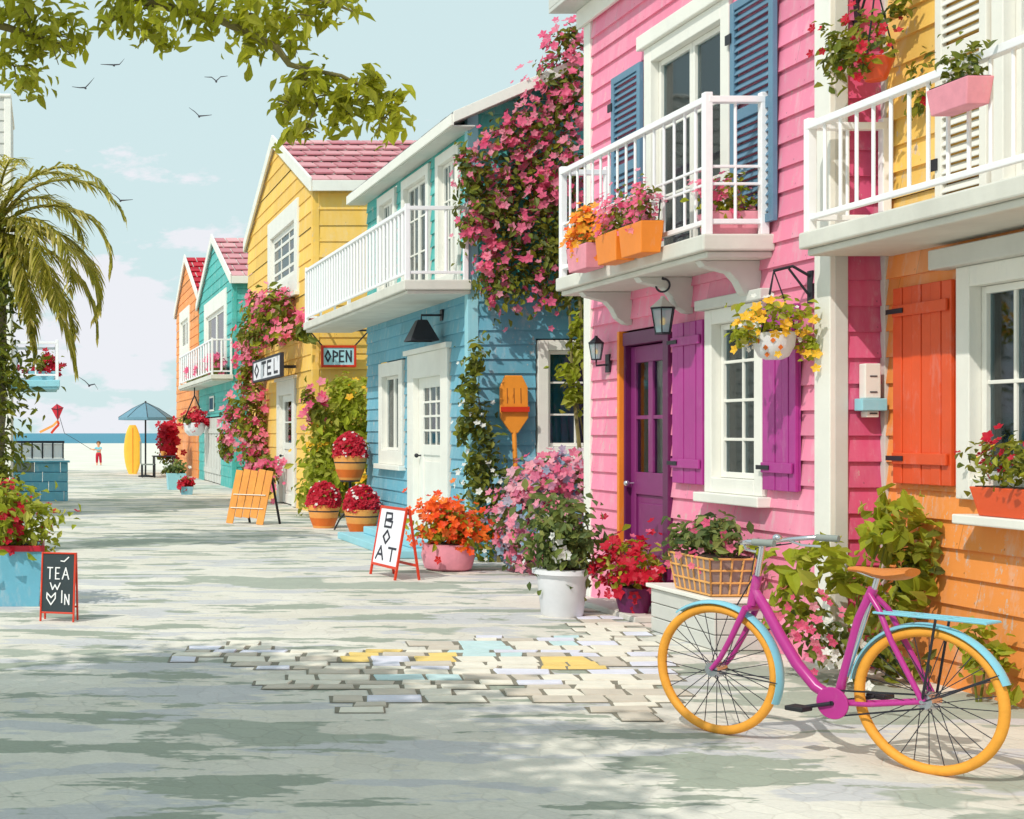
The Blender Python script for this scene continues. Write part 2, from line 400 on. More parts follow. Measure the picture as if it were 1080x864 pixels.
# ------------------------------------------------------------------ building helpers
def SF(X0): return lambda u, z, d: Vector((X0 - d, u, z))       # street facing wall, u = depth along the street
def CF(Y0): return lambda u, z, d: Vector((u, Y0 - d, z))       # wall facing the viewer, u = across
def fbox(mb, f, u0, u1, z0, z1, d0, d1):
    mb.hexa([f(u0, z0, d0), f(u1, z0, d0), f(u1, z0, d1), f(u0, z0, d1), f(u0, z1, d0), f(u1, z1, d0), f(u1, z1, d1), f(u0, z1, d1)])
def siding(mb, f, u0, u1, z0, z1, openings=(), bh=.16, t=.022, lim=None):
    """lapped boards; lim(z)->(ulo,uhi) trims gables; openings (ua,ub,za,zb)"""
    edges = set([z0, z1]); k = 0
    while z0 + k * bh < z1: edges.add(round(z0 + k * bh, 5)); k += 1
    for o in openings:
        for e in o[2:4]:
            if z0 < e < z1: edges.add(e)
    edges = sorted(edges)
    offs = lambda z, up: t * (1 - (((z - z0) / bh) % 1.0 if not up else (1. if abs(((z - z0) / bh) % 1.0) < 1e-3 or ((z - z0) / bh) % 1.0 > .999 else ((z - z0) / bh) % 1.0)))
    for za, zb in zip(edges[:-1], edges[1:]):
        if zb - za < 1e-4: continue
        zm = (za + zb) / 2
        fr = ((za - z0) / bh) % 1.0
        if fr > .999: fr = 0
        da = t * (1 - fr); db = max(t * (1 - fr - (zb - za) / bh), 0)
        lo0, hi0 = (u0, u1); lo1, hi1 = u0, u1
        if lim:
            a = lim(za); b = lim(zb); lo0, hi0, lo1, hi1 = max(a[0], u0), min(a[1], u1), max(b[0], u0), min(b[1], u1)
            if hi0 - lo0 < .01: continue
            if hi1 < lo1: lo1 = hi1 = (lo0 + hi0) / 2
        cuts = [(min(o[0], o[1]), max(o[0], o[1])) for o in openings if o[2] < zm < o[3]]
        spans = []; cur = None
        cuts.sort(); s = (lo0, lo1)
        for a, b in cuts: spans.append((s[0], s[1], a, a)); s = (b, b)
        spans.append((s[0], s[1], hi0, hi1))
        for (a0, a1, b0, b1) in spans:
            if b0 - a0 < .004: continue
            vs = [f(a0, za, da), f(b0, za, da), f(b1, zb, db), f(a1, zb, db)]
            fs = [(0, 1, 2, 3)]
            if fr == 0:
                vs += [f(a0, za, 0), f(b0, za, 0)]; fs.append((4, 5, 1, 0))
            mb.add(vs, fs)
def frame_boxes(mb, f, u0, u1, z0, z1, w, d0, d1, bottom=True):
    ua, ub = min(u0, u1), max(u0, u1)
    fbox(mb, f, ua, ua + w, z0, z1, d0, d1); fbox(mb, f, ub - w, ub, z0, z1, d0, d1)
    fbox(mb, f, ua + w, ub - w, z1 - w, z1, d0, d1)
    if bottom: fbox(mb, f, ua + w, ub - w, z0, z0 + w, d0, d1)
def window(house, f, u0, u1, z0, z1, cols=2, rows=3, trim=.09, mat='white', sill=True, curtain='curtain', name='window', leaves=1, bar=.022, sillmat=None, label=None, cw=.3):
    ua, ub = min(u0, u1), max(u0, u1)
    mb = MB(); frame_boxes(mb, f, ua, ub, z0, z1, trim, -.12, .05, True)
    w = mb.build(name, mat, house, bevel=.006)
    if label: w['label'] = label
    ia, ib, ja, jb = ua + trim, ub - trim, z0 + trim, z1 - trim
    s = MB(); lw = (ib - ia) / leaves
    for l in range(leaves):
        a, b = ia + l * lw + .003, ia + (l + 1) * lw - .003
        frame_boxes(s, f, a, b, ja + .003, jb - .003, bar * 1.9, -.075, -.02)
        for c in range(1, cols):
            u = a + (b - a) * c / cols; fbox(s, f, u - bar / 2, u + bar / 2, ja + .04, jb - .04, -.062, -.03)
        for r in range(1, rows):
            z = ja + (jb - ja) * r / rows; fbox(s, f, a + .04, b - .04, z - bar / 2, z + bar / 2, -.064, -.028)
    s.build('sash', mat, w, bevel=.003)
    g = MB(); fbox(g, f, ia, ib, ja, jb, -.05, -.045); g.build('pane', 'glass', w)
    if sill:
        q = MB(); fbox(q, f, ua - .06, ub + .06, z0 - .075, z0 - .002, -.02, .11); q.build('sill', sillmat or mat, w, bevel=.008)
    if curtain:
        q = MB(); W = ib - ia
        for (a, b) in ((ia - .02, ia + W * cw), (ib - W * cw * .8, ib + .02)):
            n = 14; vs = []; fs = []
            for i in range(n + 1):
                u = a + (b - a) * i / n; d = -.17 + .018 * math.sin(i * 2.1)
                vs += [f(u, ja - .05, d), f(u, jb + .05, d)]
            fs = [(2 * i, 2 * i + 2, 2 * i + 3, 2 * i + 1) for i in range(n)]
            q.add(vs, fs)
        q.build('curtain', curtain, w, True)
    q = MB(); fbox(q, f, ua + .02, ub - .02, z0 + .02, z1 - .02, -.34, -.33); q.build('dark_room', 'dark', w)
    return w
def louver_shutter(house, f, u0, u1, z0, z1, mat, dark, d=.03, label=None, slat=.055):
    ua, ub = min(u0, u1), max(u0, u1); mb = MB(); w = .06
    frame_boxes(mb, f, ua, ub, z0, z1, w, d, d + .035)
    zm = (z0 + z1) / 2; fbox(mb, f, ua + w, ub - w, zm - .04, zm + .04, d, d + .033)
    z = z0 + w + .01
    while z < z1 - w - .03:
        if not (zm - .08 < z < zm + .05):
            mb.hexa([f(ua + w, z, d + .03), f(ub - w, z, d + .03), f(ub - w, z + .008, d + .033), f(ua + w, z + .008, d + .033),
                     f(ua + w, z + slat * .8, d + .002), f(ub - w, z + slat * .8, d + .002), f(ub - w, z + slat * .8 + .008, d + .005), f(ua + w, z + slat * .8 + .008, d + .005)])
        z += slat
    o = mb.build('shutter', mat, house, bevel=.003)
    if label: o['label'] = label
    for zz in (z0 + .25, z1 - .25):
        h = MB(); fbox(h, f, ub - .03, ub + .05, zz - .035, zz + .035, d + .036, d + .046); h.build('hinge', 'iron', o)
    return o
def plank_shutter(house, f, u0, u1, z0, z1, mat, d=.03, n=5, label=None):
    ua, ub = min(u0, u1), max(u0, u1); mb = MB(); w = (ub - ua) / n
    for i in range(n):
        fbox(mb, f, ua + i * w + .003, ua + (i + 1) * w - .003, z0, z1, d, d + .026 + .004 * (i % 2))
    for zz in (z0 + .12, z1 - .18): fbox(mb, f, ua + .02, ub - .02, zz, zz + .07, d + .031, d + .048)
    fbox(mb, f, ua, ub, z0 + .006, z1 - .006, d - .012, d - .002)
    o = mb.build('shutter', mat, house, bevel=.004)
    if label: o['label'] = label
    for zz in (z0 + .14, z1 - .16):
        h = MB(); fbox(h, f, ub - .14, ub + .03, zz, zz + .03, d + .05, d + .056); h.build('hinge', 'iron', o)
    return o
def balcony(house, f, u0, u1, z0, z1, dep, rail_top, mat='slab', spacing=.13, near_end=True, far_end=True, bal=.011, brackets=(), midrails=(), rail='rail', trimstep=True):
    """slab from wall (d=0) to d=dep; u0 is the near end, u1 the far end"""
    mb = MB(); fbox(mb, f, u0, u1, z0, z1, 0.003, dep)
    if trimstep: fbox(mb, f, u0 + .03, u1 - .03, z0 - .045, z0 - .001, 0.003, dep - .04)
    b = mb.build('balcony', mat, house, bevel=.012)
    for ub in brackets:
        prof = [(.003, z0 - .046), (dep * .86, z0 - .046), (dep * .8, z0 - .085), (dep * .45, z0 - .13), (dep * .34, z0 - .19), (dep * .26, z0 - .27), (dep * .12, z0 - .32), (.003, z0 - .33)]
        k = MB(); k.prism([f(ub - .05, z, d) for d, z in prof], f(ub + .05, 0, 0) - f(ub - .05, 0, 0)); k.build('bracket', 'grey_white', b, bevel=.006)
    e = .05; di = dep - e
    path = []
    if far_end: path.append((u1 - e, .06))
    path += [(u1 - e, di), (u0 + e, di)]
    if near_end: path.append((u0 + e, .06))
    def railbar(z, w, h, nm):
        t = MB()
        for (a, c) in zip(path[:-1], path[1:]):
            t.beam(f(a[0], z, a[1]), f(c[0], z, c[1]), w, h)
        return t.build(nm, rail, b, bevel=.004)
    railbar(rail_top, .06, .045, 'top_rail'); railbar(z1 + .09, .035, .035, 'bottom_rail')
    for z in midrails: railbar(z, .02, .02, 'middle_rail')
    for q in path:
        t = MB(); c = f(q[0], 0, q[1]); t.box((c.x - .028, c.y - .028, z1), (c.x + .028, c.y + .028, rail_top + .05)); t.build('post', rail, b, bevel=.005)
    bm = MB(); bm.tube([(0, 0, z1 + .09), (0, 0, rail_top - .01)], bal, 8, False)
    proto = bm.build('baluster', rail, b, True, local=True)
    first = True; root = house.location
    for (a, c) in zip(path[:-1], path[1:]):
        A = f(a[0], 0, a[1]); B = f(c[0], 0, c[1]); L = (B - A).length; n = max(2, int(L / spacing))
        for i in range(1, n):
            p = A.lerp(B, i / n); o = proto if first else proto.copy()
            if not first: COL.objects.link(o); o.parent = b
            first = False
            o.location = (p.x - root.x, p.y - root.y, -root.z)
    return b
def tiles(house, name, o, eu, ev, nu, nv, mat, t=.03):
    """roof plane: origin o (eave), eu along eave (full vector), ev up the slope (full vector)"""
    o, eu, ev = Vector(o), Vector(eu), Vector(ev); n = eu.cross(ev).normalized()
    if n.z < 0: n = -n
    mb = MB()
    for j in range(nv):
        for i in range(-1, nu):
            sh = .5 * (j % 2); a, b = (i + sh) / nu, (i + 1 + sh) / nu - .012 / 1.0 / max(nu / 10, 1)
            a, b = max(a, 0), min(b, 1)
            if b - a < .01: continue
            c, d = j / nv, (j + 1.12) / nv
            d = min(d, 1.0)
            lift = random.uniform(0, .006)
            p = [o + eu * a + ev * c + n * (t + .03 + lift), o + eu * b + ev * c + n * (t + .03 + lift), o + eu * b + ev * d + n * (.012 + lift), o + eu * a + ev * d + n * (.012 + lift)]
            q = [x - n * t * .8 for x in p]
            mb.hexa([q[0], q[1], q[2], q[3], p[0], p[1], p[2], p[3]])
    r = mb.build(name, mat, house)
    s = MB(); s.hexa([o - n * .06, o + eu - n * .06, o + eu + ev - n * .06, o + ev - n * .06, o + n * .008, o + eu + n * .008, o + eu + ev + n * .008, o + ev + n * .008])
    s.build('roof_deck', 'grey_white', r)
    return r
LET = {'B': [[(0, 0), (0, 1), (.5, 1), (.55, .62), (.05, .5)], [(.05, .5), (.62, .4), (.58, 0), (0, 0)]],
       'O': [[(.3, 1), (.6, .5), (.3, 0), (0, .5), (.3, 1)]],
       'A': [[(0, 0), (.3, 1), (.6, 0)], [(.12, .38), (.48, .38)]],
       'T': [[(0, 1), (.6, 1)], [(.3, 1), (.3, 0)]],
       'E': [[(.55, 1), (0, 1), (0, 0), (.55, 0)], [(0, .5), (.45, .5)]],
       'P': [[(0, 0), (0, 1), (.5, .8), (.5, .55), (0, .42)]],
       'N': [[(0, 0), (0, 1), (.55, 0), (.55, 1)]],
       'L': [[(0, 1), (0, 0), (.5, 0)]],
       'I': [[(.1, 0), (.1, 1)]],
       'W': [[(0, 1), (.18, 0), (.36, .7), (.54, 0), (.75, 1)]],
       '~': [[(0, .1), (.35, 0), (.8, .9)]],
       'V': [[(0, 1), (0, .55), (.38, 0), (.76, .55), (.76, 1), (.38, .6), (0, 1)]],
       'H': [[(0, 0), (0, 1)], [(.6, 0), (.6, 1)], [(0, .5), (.6, .5)]]}
def strokes(mb, org, ex, ez, n, items, th):
    """items: (char, x, z, w, h) in metres on the plane"""
    ex, ez, n = Vector(ex), Vector(ez), Vector(n)
    for ch, x, z, w, h in items:
        k = 0
        for pl in LET[ch]:
            for a, b in zip(pl[:-1], pl[1:]):
                A = Vector(org) + ex * (x + a[0] * w) + ez * (z + a[1] * h); B = Vector(org) + ex * (x + b[0] * w) + ez * (z + b[1] * h)
                d = (B - A).normalized() * th * .4; off = n * (.0006 * (k % 5)); k += 1
                mb.beam(A - d + off, B + d + off, th, .006, n)
# ================================================================== setting
def sheet(name, x0, x1, y0, y1, z, mat, nx=1, ny=1):
    mb = MB()
    for i in range(nx):
        for j in range(ny):
            a, b = x0 + (x1 - x0) * i / nx, x0 + (x1 - x0) * (i + 1) / nx; c, d = y0 + (y1 - y0) * j / ny, y0 + (y1 - y0) * (j + 1) / ny
            mb.add([(a, c, z), (b, c, z), (b, d, z), (a, d, z)], [(0, 1, 2, 3)])
    return structure(mb.build(name, mat))
def groundmat():
    m, nt, b = newmat('sandy_ground')
    n1 = noise(nt, .35, 6, .6); r = ramp(nt, n1.outputs[0], [(.3, C(226, 220, 206)), (.7, C(240, 236, 224))])
    n2 = noise(nt, 30, 5, .7); r2 = ramp(nt, n2.outputs[0], [(.2, (.86, .86, .86, 1)), (.8, (1, 1, 1, 1))])
    nt.links.new(mix(nt, 1., r.outputs[0], r2.outputs[0], 'MULTIPLY'), b.inputs['Base Color'])
    b.inputs['Roughness'].default_value = .95; bump(nt, b, n2.outputs[0], .25, .02); return m
def streetmat():
    m, nt, b = newmat('worn_street')
    n1 = noise(nt, .55, 5, .62); r = ramp(nt, n1.outputs[0], [(.34, C(222, 216, 202)), (.62, C(236, 231, 220))])
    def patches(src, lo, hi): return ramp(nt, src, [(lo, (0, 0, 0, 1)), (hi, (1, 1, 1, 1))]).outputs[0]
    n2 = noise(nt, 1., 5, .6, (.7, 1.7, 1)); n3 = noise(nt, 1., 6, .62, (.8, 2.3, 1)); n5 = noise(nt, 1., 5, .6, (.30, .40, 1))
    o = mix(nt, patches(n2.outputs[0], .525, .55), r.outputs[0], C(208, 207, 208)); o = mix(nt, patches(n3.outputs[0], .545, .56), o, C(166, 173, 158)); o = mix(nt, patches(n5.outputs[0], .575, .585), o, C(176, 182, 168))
    n4 = noise(nt, 45, 5, .75); r4 = ramp(nt, n4.outputs[0], [(.25, (.82, .82, .82, 1)), (.75, (1, 1, 1, 1))])
    v = nt.nodes.new("ShaderNodeTexVoronoi"); v.feature = 'DISTANCE_TO_EDGE'; v.inputs['Scale'].default_value = 6.5
    tc = nt.nodes.new("ShaderNodeTexCoord"); nt.links.new(tc.outputs['Object'], v.inputs['Vector'])
    wp = noise(nt, 5., 3); wv = nt.nodes.new('ShaderNodeMix'); wv.data_type = 'VECTOR'; wv.inputs[0].default_value = .06; nt.links.new(tc.outputs['Object'], wv.inputs[4]); nt.links.new(wp.outputs['Color'], wv.inputs[5]); nt.links.new(wv.outputs[1], v.inputs['Vector'])
    rv = ramp(nt, v.outputs[0], [(.0, (0, 0, 0, 1)), (.05, (1, 1, 1, 1))])
    n7 = noise(nt, .8, 4); jm = ramp(nt, n7.outputs[0], [(.42, (0, 0, 0, 1)), (.62, (1, 1, 1, 1))])      # joints show only where the sand has worn away
    inv = nt.nodes.new('ShaderNodeInvert'); nt.links.new(rv.outputs[0], inv.inputs['Color'])
    jf = mix(nt, 1., inv.outputs[0], jm.outputs[0], 'MULTIPLY'); o = mix(nt, jf, o, mix(nt, .22, o, C(120, 116, 104)))
    v2 = nt.nodes.new("ShaderNodeTexVoronoi"); v2.feature = 'F1'; v2.inputs['Scale'].default_value = 6.5; nt.links.new(wv.outputs[1], v2.inputs['Vector'])
    bw = nt.nodes.new('ShaderNodeRGBToBW'); nt.links.new(v2.outputs['Color'], bw.inputs[0]); sv = ramp(nt, bw.outputs[0], [(.2, (.93, .93, .94, 1)), (.8, (1, 1, 1, 1))]); o = mix(nt, 1., o, sv.outputs[0], 'MULTIPLY')
    nt.links.new(mix(nt, 1., o, r4.outputs[0], 'MULTIPLY'), b.inputs['Base Color']); b.inputs['Roughness'].default_value = .9
    ad = mix(nt, .35, rv.outputs[0], n4.outputs[0]); bump(nt, b, ad, .28, .010); return m
def seamat():
    m, nt, b = newmat('sea_water'); b.inputs['Base Color'].default_value = C(52, 134, 160); b.inputs['Specular IOR Level'].default_value = .12
    b.inputs['Roughness'].default_value = .45; n = noise(nt, 1., 5, .6, (.3, .9, 1)); bump(nt, b, n.outputs[0], .6, .5); return m
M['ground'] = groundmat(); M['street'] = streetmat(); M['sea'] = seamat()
sheet('ground', -300, 400, -30, 214, 0, 'ground')
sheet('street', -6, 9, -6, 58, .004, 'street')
sheet('sea', -9000, 9000, 212, 16000, .002, 'sea')
# exposed paving: stones set a few millimetres proud of a dark bed
def in_patch(x, y):
    p = ((x - VX), 0)
    px = VX + x / y * F; py = VY + EYE * F / y
    e = 26 * math.sin(px * .021) + 14 * math.sin(px * .067 + 1)
    if px < 180: return False
    lo = 688 - (px - 180) * .03 + e * .2 if px < 560 else 672 + e * .15
    hi = 700 + (px - 180) * .2 + e * .5 if px < 400 else 742 + e * .45
    return (lo < py < min(hi, 765) and px < 700) or (606 + 8 * math.sin(py * .3) < px < 700 and 640 < py < 690 and x < 4.6)
bed = MB(); slots = ['pave_cream', 'pave_beige', 'pave_lilac', 'pave_yellow', 'pave_blue']
for nme, c in (('pave_cream', (232, 226, 212)), ('pave_beige', (204, 194, 180)), ('pave_lilac', (222, 222, 236)), ('pave_yellow', (238, 206, 124)), ('pave_blue', (194, 220, 222))):
    M[nme] = paint(nme, C(*c), .85, .1, 5., .2, .4, 0, (20, 20, 20))
M['bed'] = paint('dark_joint', C(134, 128, 114), .95, .2, 9., 0, .5, 0, (30, 30, 30))
st = MB(); px_y = [(380, 690), (420, 684), (450, 694), (585, 703), (600, 706)]; px_b = [(425, 711), (475, 712), (505, 686), (520, 690), (575, 672), (605, 676), (570, 706)]
row = 0; y = 7.2
while y < 11.9:
    h = .17 + .05 * math.sin(row * 1.7); x = .2 + (row % 2) * .13 + random.uniform(0, .1)
    while x < 4.62:
        w = random.uniform(.17, .36); cx, cy = x + w / 2, y + h / 2
        if (in_patch(cx, cy) and random.random() > .07):
            qx = VX + cx / cy * F; qy = VY + EYE * F / cy
            st.cur = 0 if random.random() < .5 else random.choice([1, 1, 2])
            if any(abs(qx - a) < 20 and abs(qy - b_) < 7 and random.random() < .8 for a, b_ in px_y): st.cur = 3
            elif any(abs(qx - a) < 17 and abs(qy - b_) < 6 and random.random() < .7 for a, b_ in px_b): st.cur = 4
            j = lambda: random.uniform(-.012, .012); sk = .035; g_ = .0085
            c0 = [(x + g_ + j(), y + g_ + j() * .5), (x + w - g_ + j(), y + g_ + j() * .5), (x + w - g_ + sk + j(), y + h - g_), (x + g_ + sk + j(), y + h - g_)]
            zt = .0145 + random.uniform(-.003, .003); tl_ = random.uniform(-.003, .003)
            mx_, my_ = sum(p[0] for p in c0) / 4, sum(p[1] for p in c0) / 4
            top = [(a + (mx_ - a) * .06, b_ + (my_ - b_) * .08, zt + tl_ * (1 if a > mx_ else -1)) for a, b_ in c0]
            st.hexa([(a, b_, .002) for a, b_ in c0] + top)
            e2 = .006
            bed.add([(x - e2, y - e2, .008), (x + w + e2, y - e2, .008), (x + w + sk + e2, y + h + e2, .008), (x + sk - e2, y + h + e2, .008)], [(0, 1, 2, 3)])
        x += w + .004
    y += h + .003; row += 1
# bed quads overlap, so each gets its own hair of height
for q in range(len(bed.v) // 4):
    for k in range(4):
        a = bed.v[q * 4 + k]; bed.v[q * 4 + k] = (a[0], a[1], .0075 + .000003 * q)
structure(bed.build('paving_bed', 'bed')); structure(st.build('paving', slots))

# ================================================================== world and sun
sun_dir = Vector((-.64, -.56, .86)).normalized()
w = bpy.data.worlds.new("World"); sc.world = w; w.use_nodes = True; nt = w.node_tree; bg = nt.nodes["Background"]
sky = nt.nodes.new("ShaderNodeTexSky"); sky.sky_type = 'NISHITA'; sky.sun_disc = False
sky.sun_elevation = math.asin(sun_dir.z); sky.sun_rotation = math.atan2(sun_dir.x, sun_dir.y)
sky.air_density = 1.0; sky.dust_density = 1.2; sky.ozone_density = 1.0
tc = nt.nodes.new("ShaderNodeTexCoord"); sx = nt.nodes.new("ShaderNodeSeparateXYZ"); nt.links.new(tc.outputs['Generated'], sx.inputs[0])
mp = nt.nodes.new("ShaderNodeMapping"); mp.inputs['Scale'].default_value = (9, 9, 22); nt.links.new(tc.outputs['Generated'], mp.inputs[0])
cn = nt.nodes.new("ShaderNodeTexNoise"); cn.inputs['Scale'].default_value = 1.; cn.inputs['Detail'].default_value = 9; cn.inputs['Roughness'].default_value = .6
nt.links.new(mp.outputs[0], cn.inputs['Vector'])
band = ramp(nt, sx.outputs[2], [(.0, (.50, .50, .50, 1)), (.05, (.47, .47, .47, 1)), (.13, (.43, .43, .43, 1)), (.22, (.22, .22, .22, 1))])
ad = nt.nodes.new("ShaderNodeMath"); ad.operation = 'ADD'; nt.links.new(cn.outputs[0], ad.inputs[0]); nt.links.new(band.outputs[0], ad.inputs[1])
cm = ramp(nt, ad.outputs[0], [(.925, (0, 0, 0, 1)), (.975, (1, 1, 1, 1))])
SKYK = .12
pale = mix(nt, .95, sky.outputs[0], tuple(c / SKYK for c in C(212, 235, 237)[:3]) + (1,))
cl = mix(nt, cm.outputs[0], pale, tuple(c / SKYK for c in C(238, 240, 246)[:3]) + (1,))
nt.links.new(cl, bg.inputs[0]); bg.inputs[1].default_value = SKYK
sl = bpy.data.lights.new("sun", 'SUN'); sl.energy = 2.9; sl.angle = R(.6); sl.color = (1, .95, .86)
so = bpy.data.objects.new("sun", sl); COL.objects.link(so); so.rotation_euler = sun_dir.to_track_quat('Z', 'Y').to_euler(); so.location = (-10, -8, 20)
sc.view_settings.view_transform = 'Standard'; sc.view_settings.look = 'None'; sc.view_settings.exposure = 0.0; sc.view_settings.gamma = 1
sc.cycles.max_bounces = 8; sc.cycles.transparent_max_bounces = 12

# ================================================================== houses
def walls_shell(h, x0, x1, y0, y1, z, mat):
    """plain back walls and inner lining"""
    mb = MB(); mb.box((x0 + .3, y1 - .02, 0), (x1, y1 + .0, z)); mb.build('back_wall', mat, h)
    mb = MB(); mb.box((x1, y0 + .1, 0), (x1 + .02, y1, z)); mb.build('back_wall', mat, h)
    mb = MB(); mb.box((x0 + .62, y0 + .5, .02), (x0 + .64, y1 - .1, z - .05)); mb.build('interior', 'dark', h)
def box_between(name, mat, parent, a, b, bevel=.008):
    return MB().box(a, b).build(name, mat, parent, bevel=bevel)

# ---- pink house -----------------------------------------------------
ph = thing('house', 'bright pink clapboard house with purple door and white iron balcony', 'house', (5, 9.06, 0))
f5 = SF(5.0)
U0, U1, ZT = 9.06, 13.16, 5.42
door_u = (11.36, 12.34); win_u = (9.86, 10.72); fd_u = (10.34, 11.81)
mb = MB(); siding(mb, f5, U0 + .16, U1 - .13, 0, ZT, [(door_u[0], door_u[1], 0, 2.38), (win_u[0], win_u[1], 1.06, 2.42), (fd_u[0], fd_u[1], 2.74, 4.68)], .165)
mb.build('street_wall', 'pink', ph)
cf = CF(9.06); mb = MB(); siding(mb, cf, 5.09, 5.32, 0, ZT, (), .165); mb.build('side_wall', 'shaded_pink', ph)
mb = MB(); mb.box((5.34, 9.07, 0), (10, 9.09, ZT)); mb.build('back_wall', 'pink', ph)
walls_shell(ph, 5, 10, 9.06, 13.16, ZT, 'pink')
mb = MB(); fbox(mb, f5, U0 - .026, U0 + .16, 0, ZT, -.01, .03); mb.build('corner_board', 'white', ph, bevel=.006)
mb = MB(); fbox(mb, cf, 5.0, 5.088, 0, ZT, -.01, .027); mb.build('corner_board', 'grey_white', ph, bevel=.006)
mb = MB(); fbox(mb, f5, U1 - .13, U1 + .026, 0, ZT, -.01, .03); mb.build('corner_board', 'white', ph, bevel=.006)
mb = MB(); mb.box((5, 13.1, 0), (9.9, 13.135, ZT)); mb.build('far_wall', 'pink', ph)
mb = MB(); fbox(mb, f5, U0 - .2, U1 + .1, ZT - .16, ZT + .01, .032, .07); mb.build('frieze_board', 'white', ph, bevel=.006)
mb = MB(); fbox(mb, f5, U0 - .3, U1 + .18, ZT + .012, ZT + .05, -.2, .3); fbox(mb, f5, U0 - .3, U1 + .18, ZT + .052, ZT + .2, .24, .3); mb.build('eave', 'grey_white', ph, bevel=.006)
tiles(ph, 'roof', (4.68, U0 - .3, ZT + .22), (0, U1 - U0 + .5, 0), (2.9, 0, 1.9), 16, 9, 'tile_grey')
tiles(ph, 'roof', (10.4, U0 - .3, ZT + .22), (0, U1 - U0 + .5, 0), (-2.82, 0, 1.9), 16, 9, 'tile_grey')
# purple panelled door with two tall panes
ua, ub = door_u
mb = MB(); fbox(mb, f5, ub - .045, ub, .06, 2.38, -.03, .06); df = mb.build('door_frame', 'orange_trim', ph, bevel=.005); df['label'] = 'orange strip on the outer door jamb'
mb = MB(); fbox(mb, f5, ua, ua + .1, .06, 2.36, -.1, .045); fbox(mb, f5, ua + .101, ub - .075, 2.25, 2.36, -.1, .04); fbox(mb, f5, ub - .074, ub - .047, .06, 2.36, -.1, .02); mb.build('door_frame', 'dark_purple', ph, bevel=.005)
mb = MB(); ia, ib = ua + .105, ub - .075; m_ = (ia + ib) / 2; d0, d1 = -.075, -.03
fbox(mb, f5, ia, ia + .1, .07, 2.24, d0, d1); fbox(mb, f5, ib - .1, ib, .07, 2.24, d0, d1); fbox(mb, f5, m_ - .045, m_ + .045, 1.17, 2.1, d0, d1)
for a, b in ((.07, .25), (.98, 1.17), (2.1, 2.24)): fbox(mb, f5, ia + .1, ib - .1, a, b, d0, d1)
fbox(mb, f5, ia + .1, ib - .1, .25, .98, d0, d1 - .02)
fbox(mb, f5, ia + .15, ib - .15, .32, .91, d1 - .019, d1 - .006)
pd = mb.build('door', 'purple', ph, bevel=.006)
for a, b in ((ia + .1, m_ - .045), (m_ + .045, ib - .1)):
    g = MB(); fbox(g, f5, a, b, 1.17, 2.1, -.056, -.05); g.build('pane', 'glass', pd)
    g = MB(); fbox(g, f5, a, b, 1.62, 1.65, -.068, -.035); g.build('glazing_bar', 'purple', pd)
    g = MB(); fbox(g, f5, a + .01, b - .01, 1.17, 2.1, -.14, -.13); g.build('curtain', 'curtain', pd)
g = MB(); c = f5(ib - .05, 1.07, -.01); g.tube([f5(ib - .05, 1.07, -.03), f5(ib - .05, 1.07, .012)], .009, 10); g.ball(f5(ib - .05, 1.07, .025), .026); g.build('handle', 'chrome', pd, True)
mb = MB(); mb.box((4.62, 11.2, .004), (5.06, 12.5, .055)); mb.build('doorstep', 'slab', ph, bevel=.01)
plank_shutter(ph, f5, 10.74, 11.26, 1.11, 2.36, 'magenta', n=5)
plank_shutter(ph, f5, 9.40, 9.84, 1.11, 2.36, 'magenta', n=5)
window(ph, f5, win_u[0], win_u[1], 1.06, 2.42, 2, 4, .11, 'white', True, 'curtain_teal', cw=.4)
mb = MB(); fbox(mb, f5, win_u[0] - .08, win_u[1] + .06, 2.422, 2.5, -.01, .1); mb.build('window_hood', 'grey_white', ph, bevel=.008)
window(ph, f5, fd_u[0], fd_u[1], 2.74, 4.68, 1, 3, .13, 'white', False, 'curtain', name='french_window', leaves=2, cw=.3)
mb = MB(); fbox(mb, f5, fd_u[0] - .06, fd_u[1] + .06, 4.682, 4.80, -.01, .09); mb.build('window_hood', 'white', ph, bevel=.008)
louver_shutter(ph, f5, 11.86, 12.46, 2.95, 4.6, 'slate', 'iron'); louver_shutter(ph, f5, 9.68, 10.29, 2.95, 4.6, 'slate', 'iron')
balcony(ph, f5, 9.76, 12.6, 2.755, 2.87, .5, 3.80, 'slab', .17, brackets=(10.0, 11.05, 12.2), midrails=(3.22, 3.34))

# ---- orange house ----------------------------------------------------
oh = thing('house', 'orange and amber clapboard house with a red shutter at the right edge', 'house', (5.33, 7.0, 0))
fo = SF(5.33)
V0, V1 = 5.2, 9.035
mb = MB(); siding(mb, fo, V0, V1 - .03, 0, 2.64, [(6.95, 8.27, 1.12, 2.46)], .165); mb.build('lower_wall', 'orange', oh)
mb = MB(); siding(mb, fo, V0, V1 - .03, 2.64, 5.6, [(6.9, 7.96, 2.8, 4.6)], .165); mb.build('upper_wall', 'amber', oh)
mb = MB(); fbox(mb, fo, V1 - .03, V1 + .022, 0, 5.6, -.02, .028); mb.build('corner_board', 'grey_white', oh, bevel=.004)
mb = MB(); mb.box((5.34, V0, 0), (10, V0 + .02, 5.6)); mb.build('side_wall', 'orange', oh)
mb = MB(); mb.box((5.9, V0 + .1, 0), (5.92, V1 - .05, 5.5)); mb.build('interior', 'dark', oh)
mb = MB(); mb.box((10, V0, 0), (10.02, V1, 5.6)); mb.build('back_wall', 'orange', oh)
tiles(oh, 'roof', (4.95, V0 - .3, 5.62), (0, V1 - V0 + .2, 0), (3., 0, 1.9), 16, 9, 'tile_red'); tiles(oh, 'roof', (10.4, V0 - .3, 5.62), (0, V1 - V0 + .2, 0), (-2.4, 0, 1.9), 16, 9, 'tile_red')
plank_shutter(oh, fo, 8.3, 8.87, 1.19, 2.40, 'red_orange', n=6, label='red orange plank shutter')
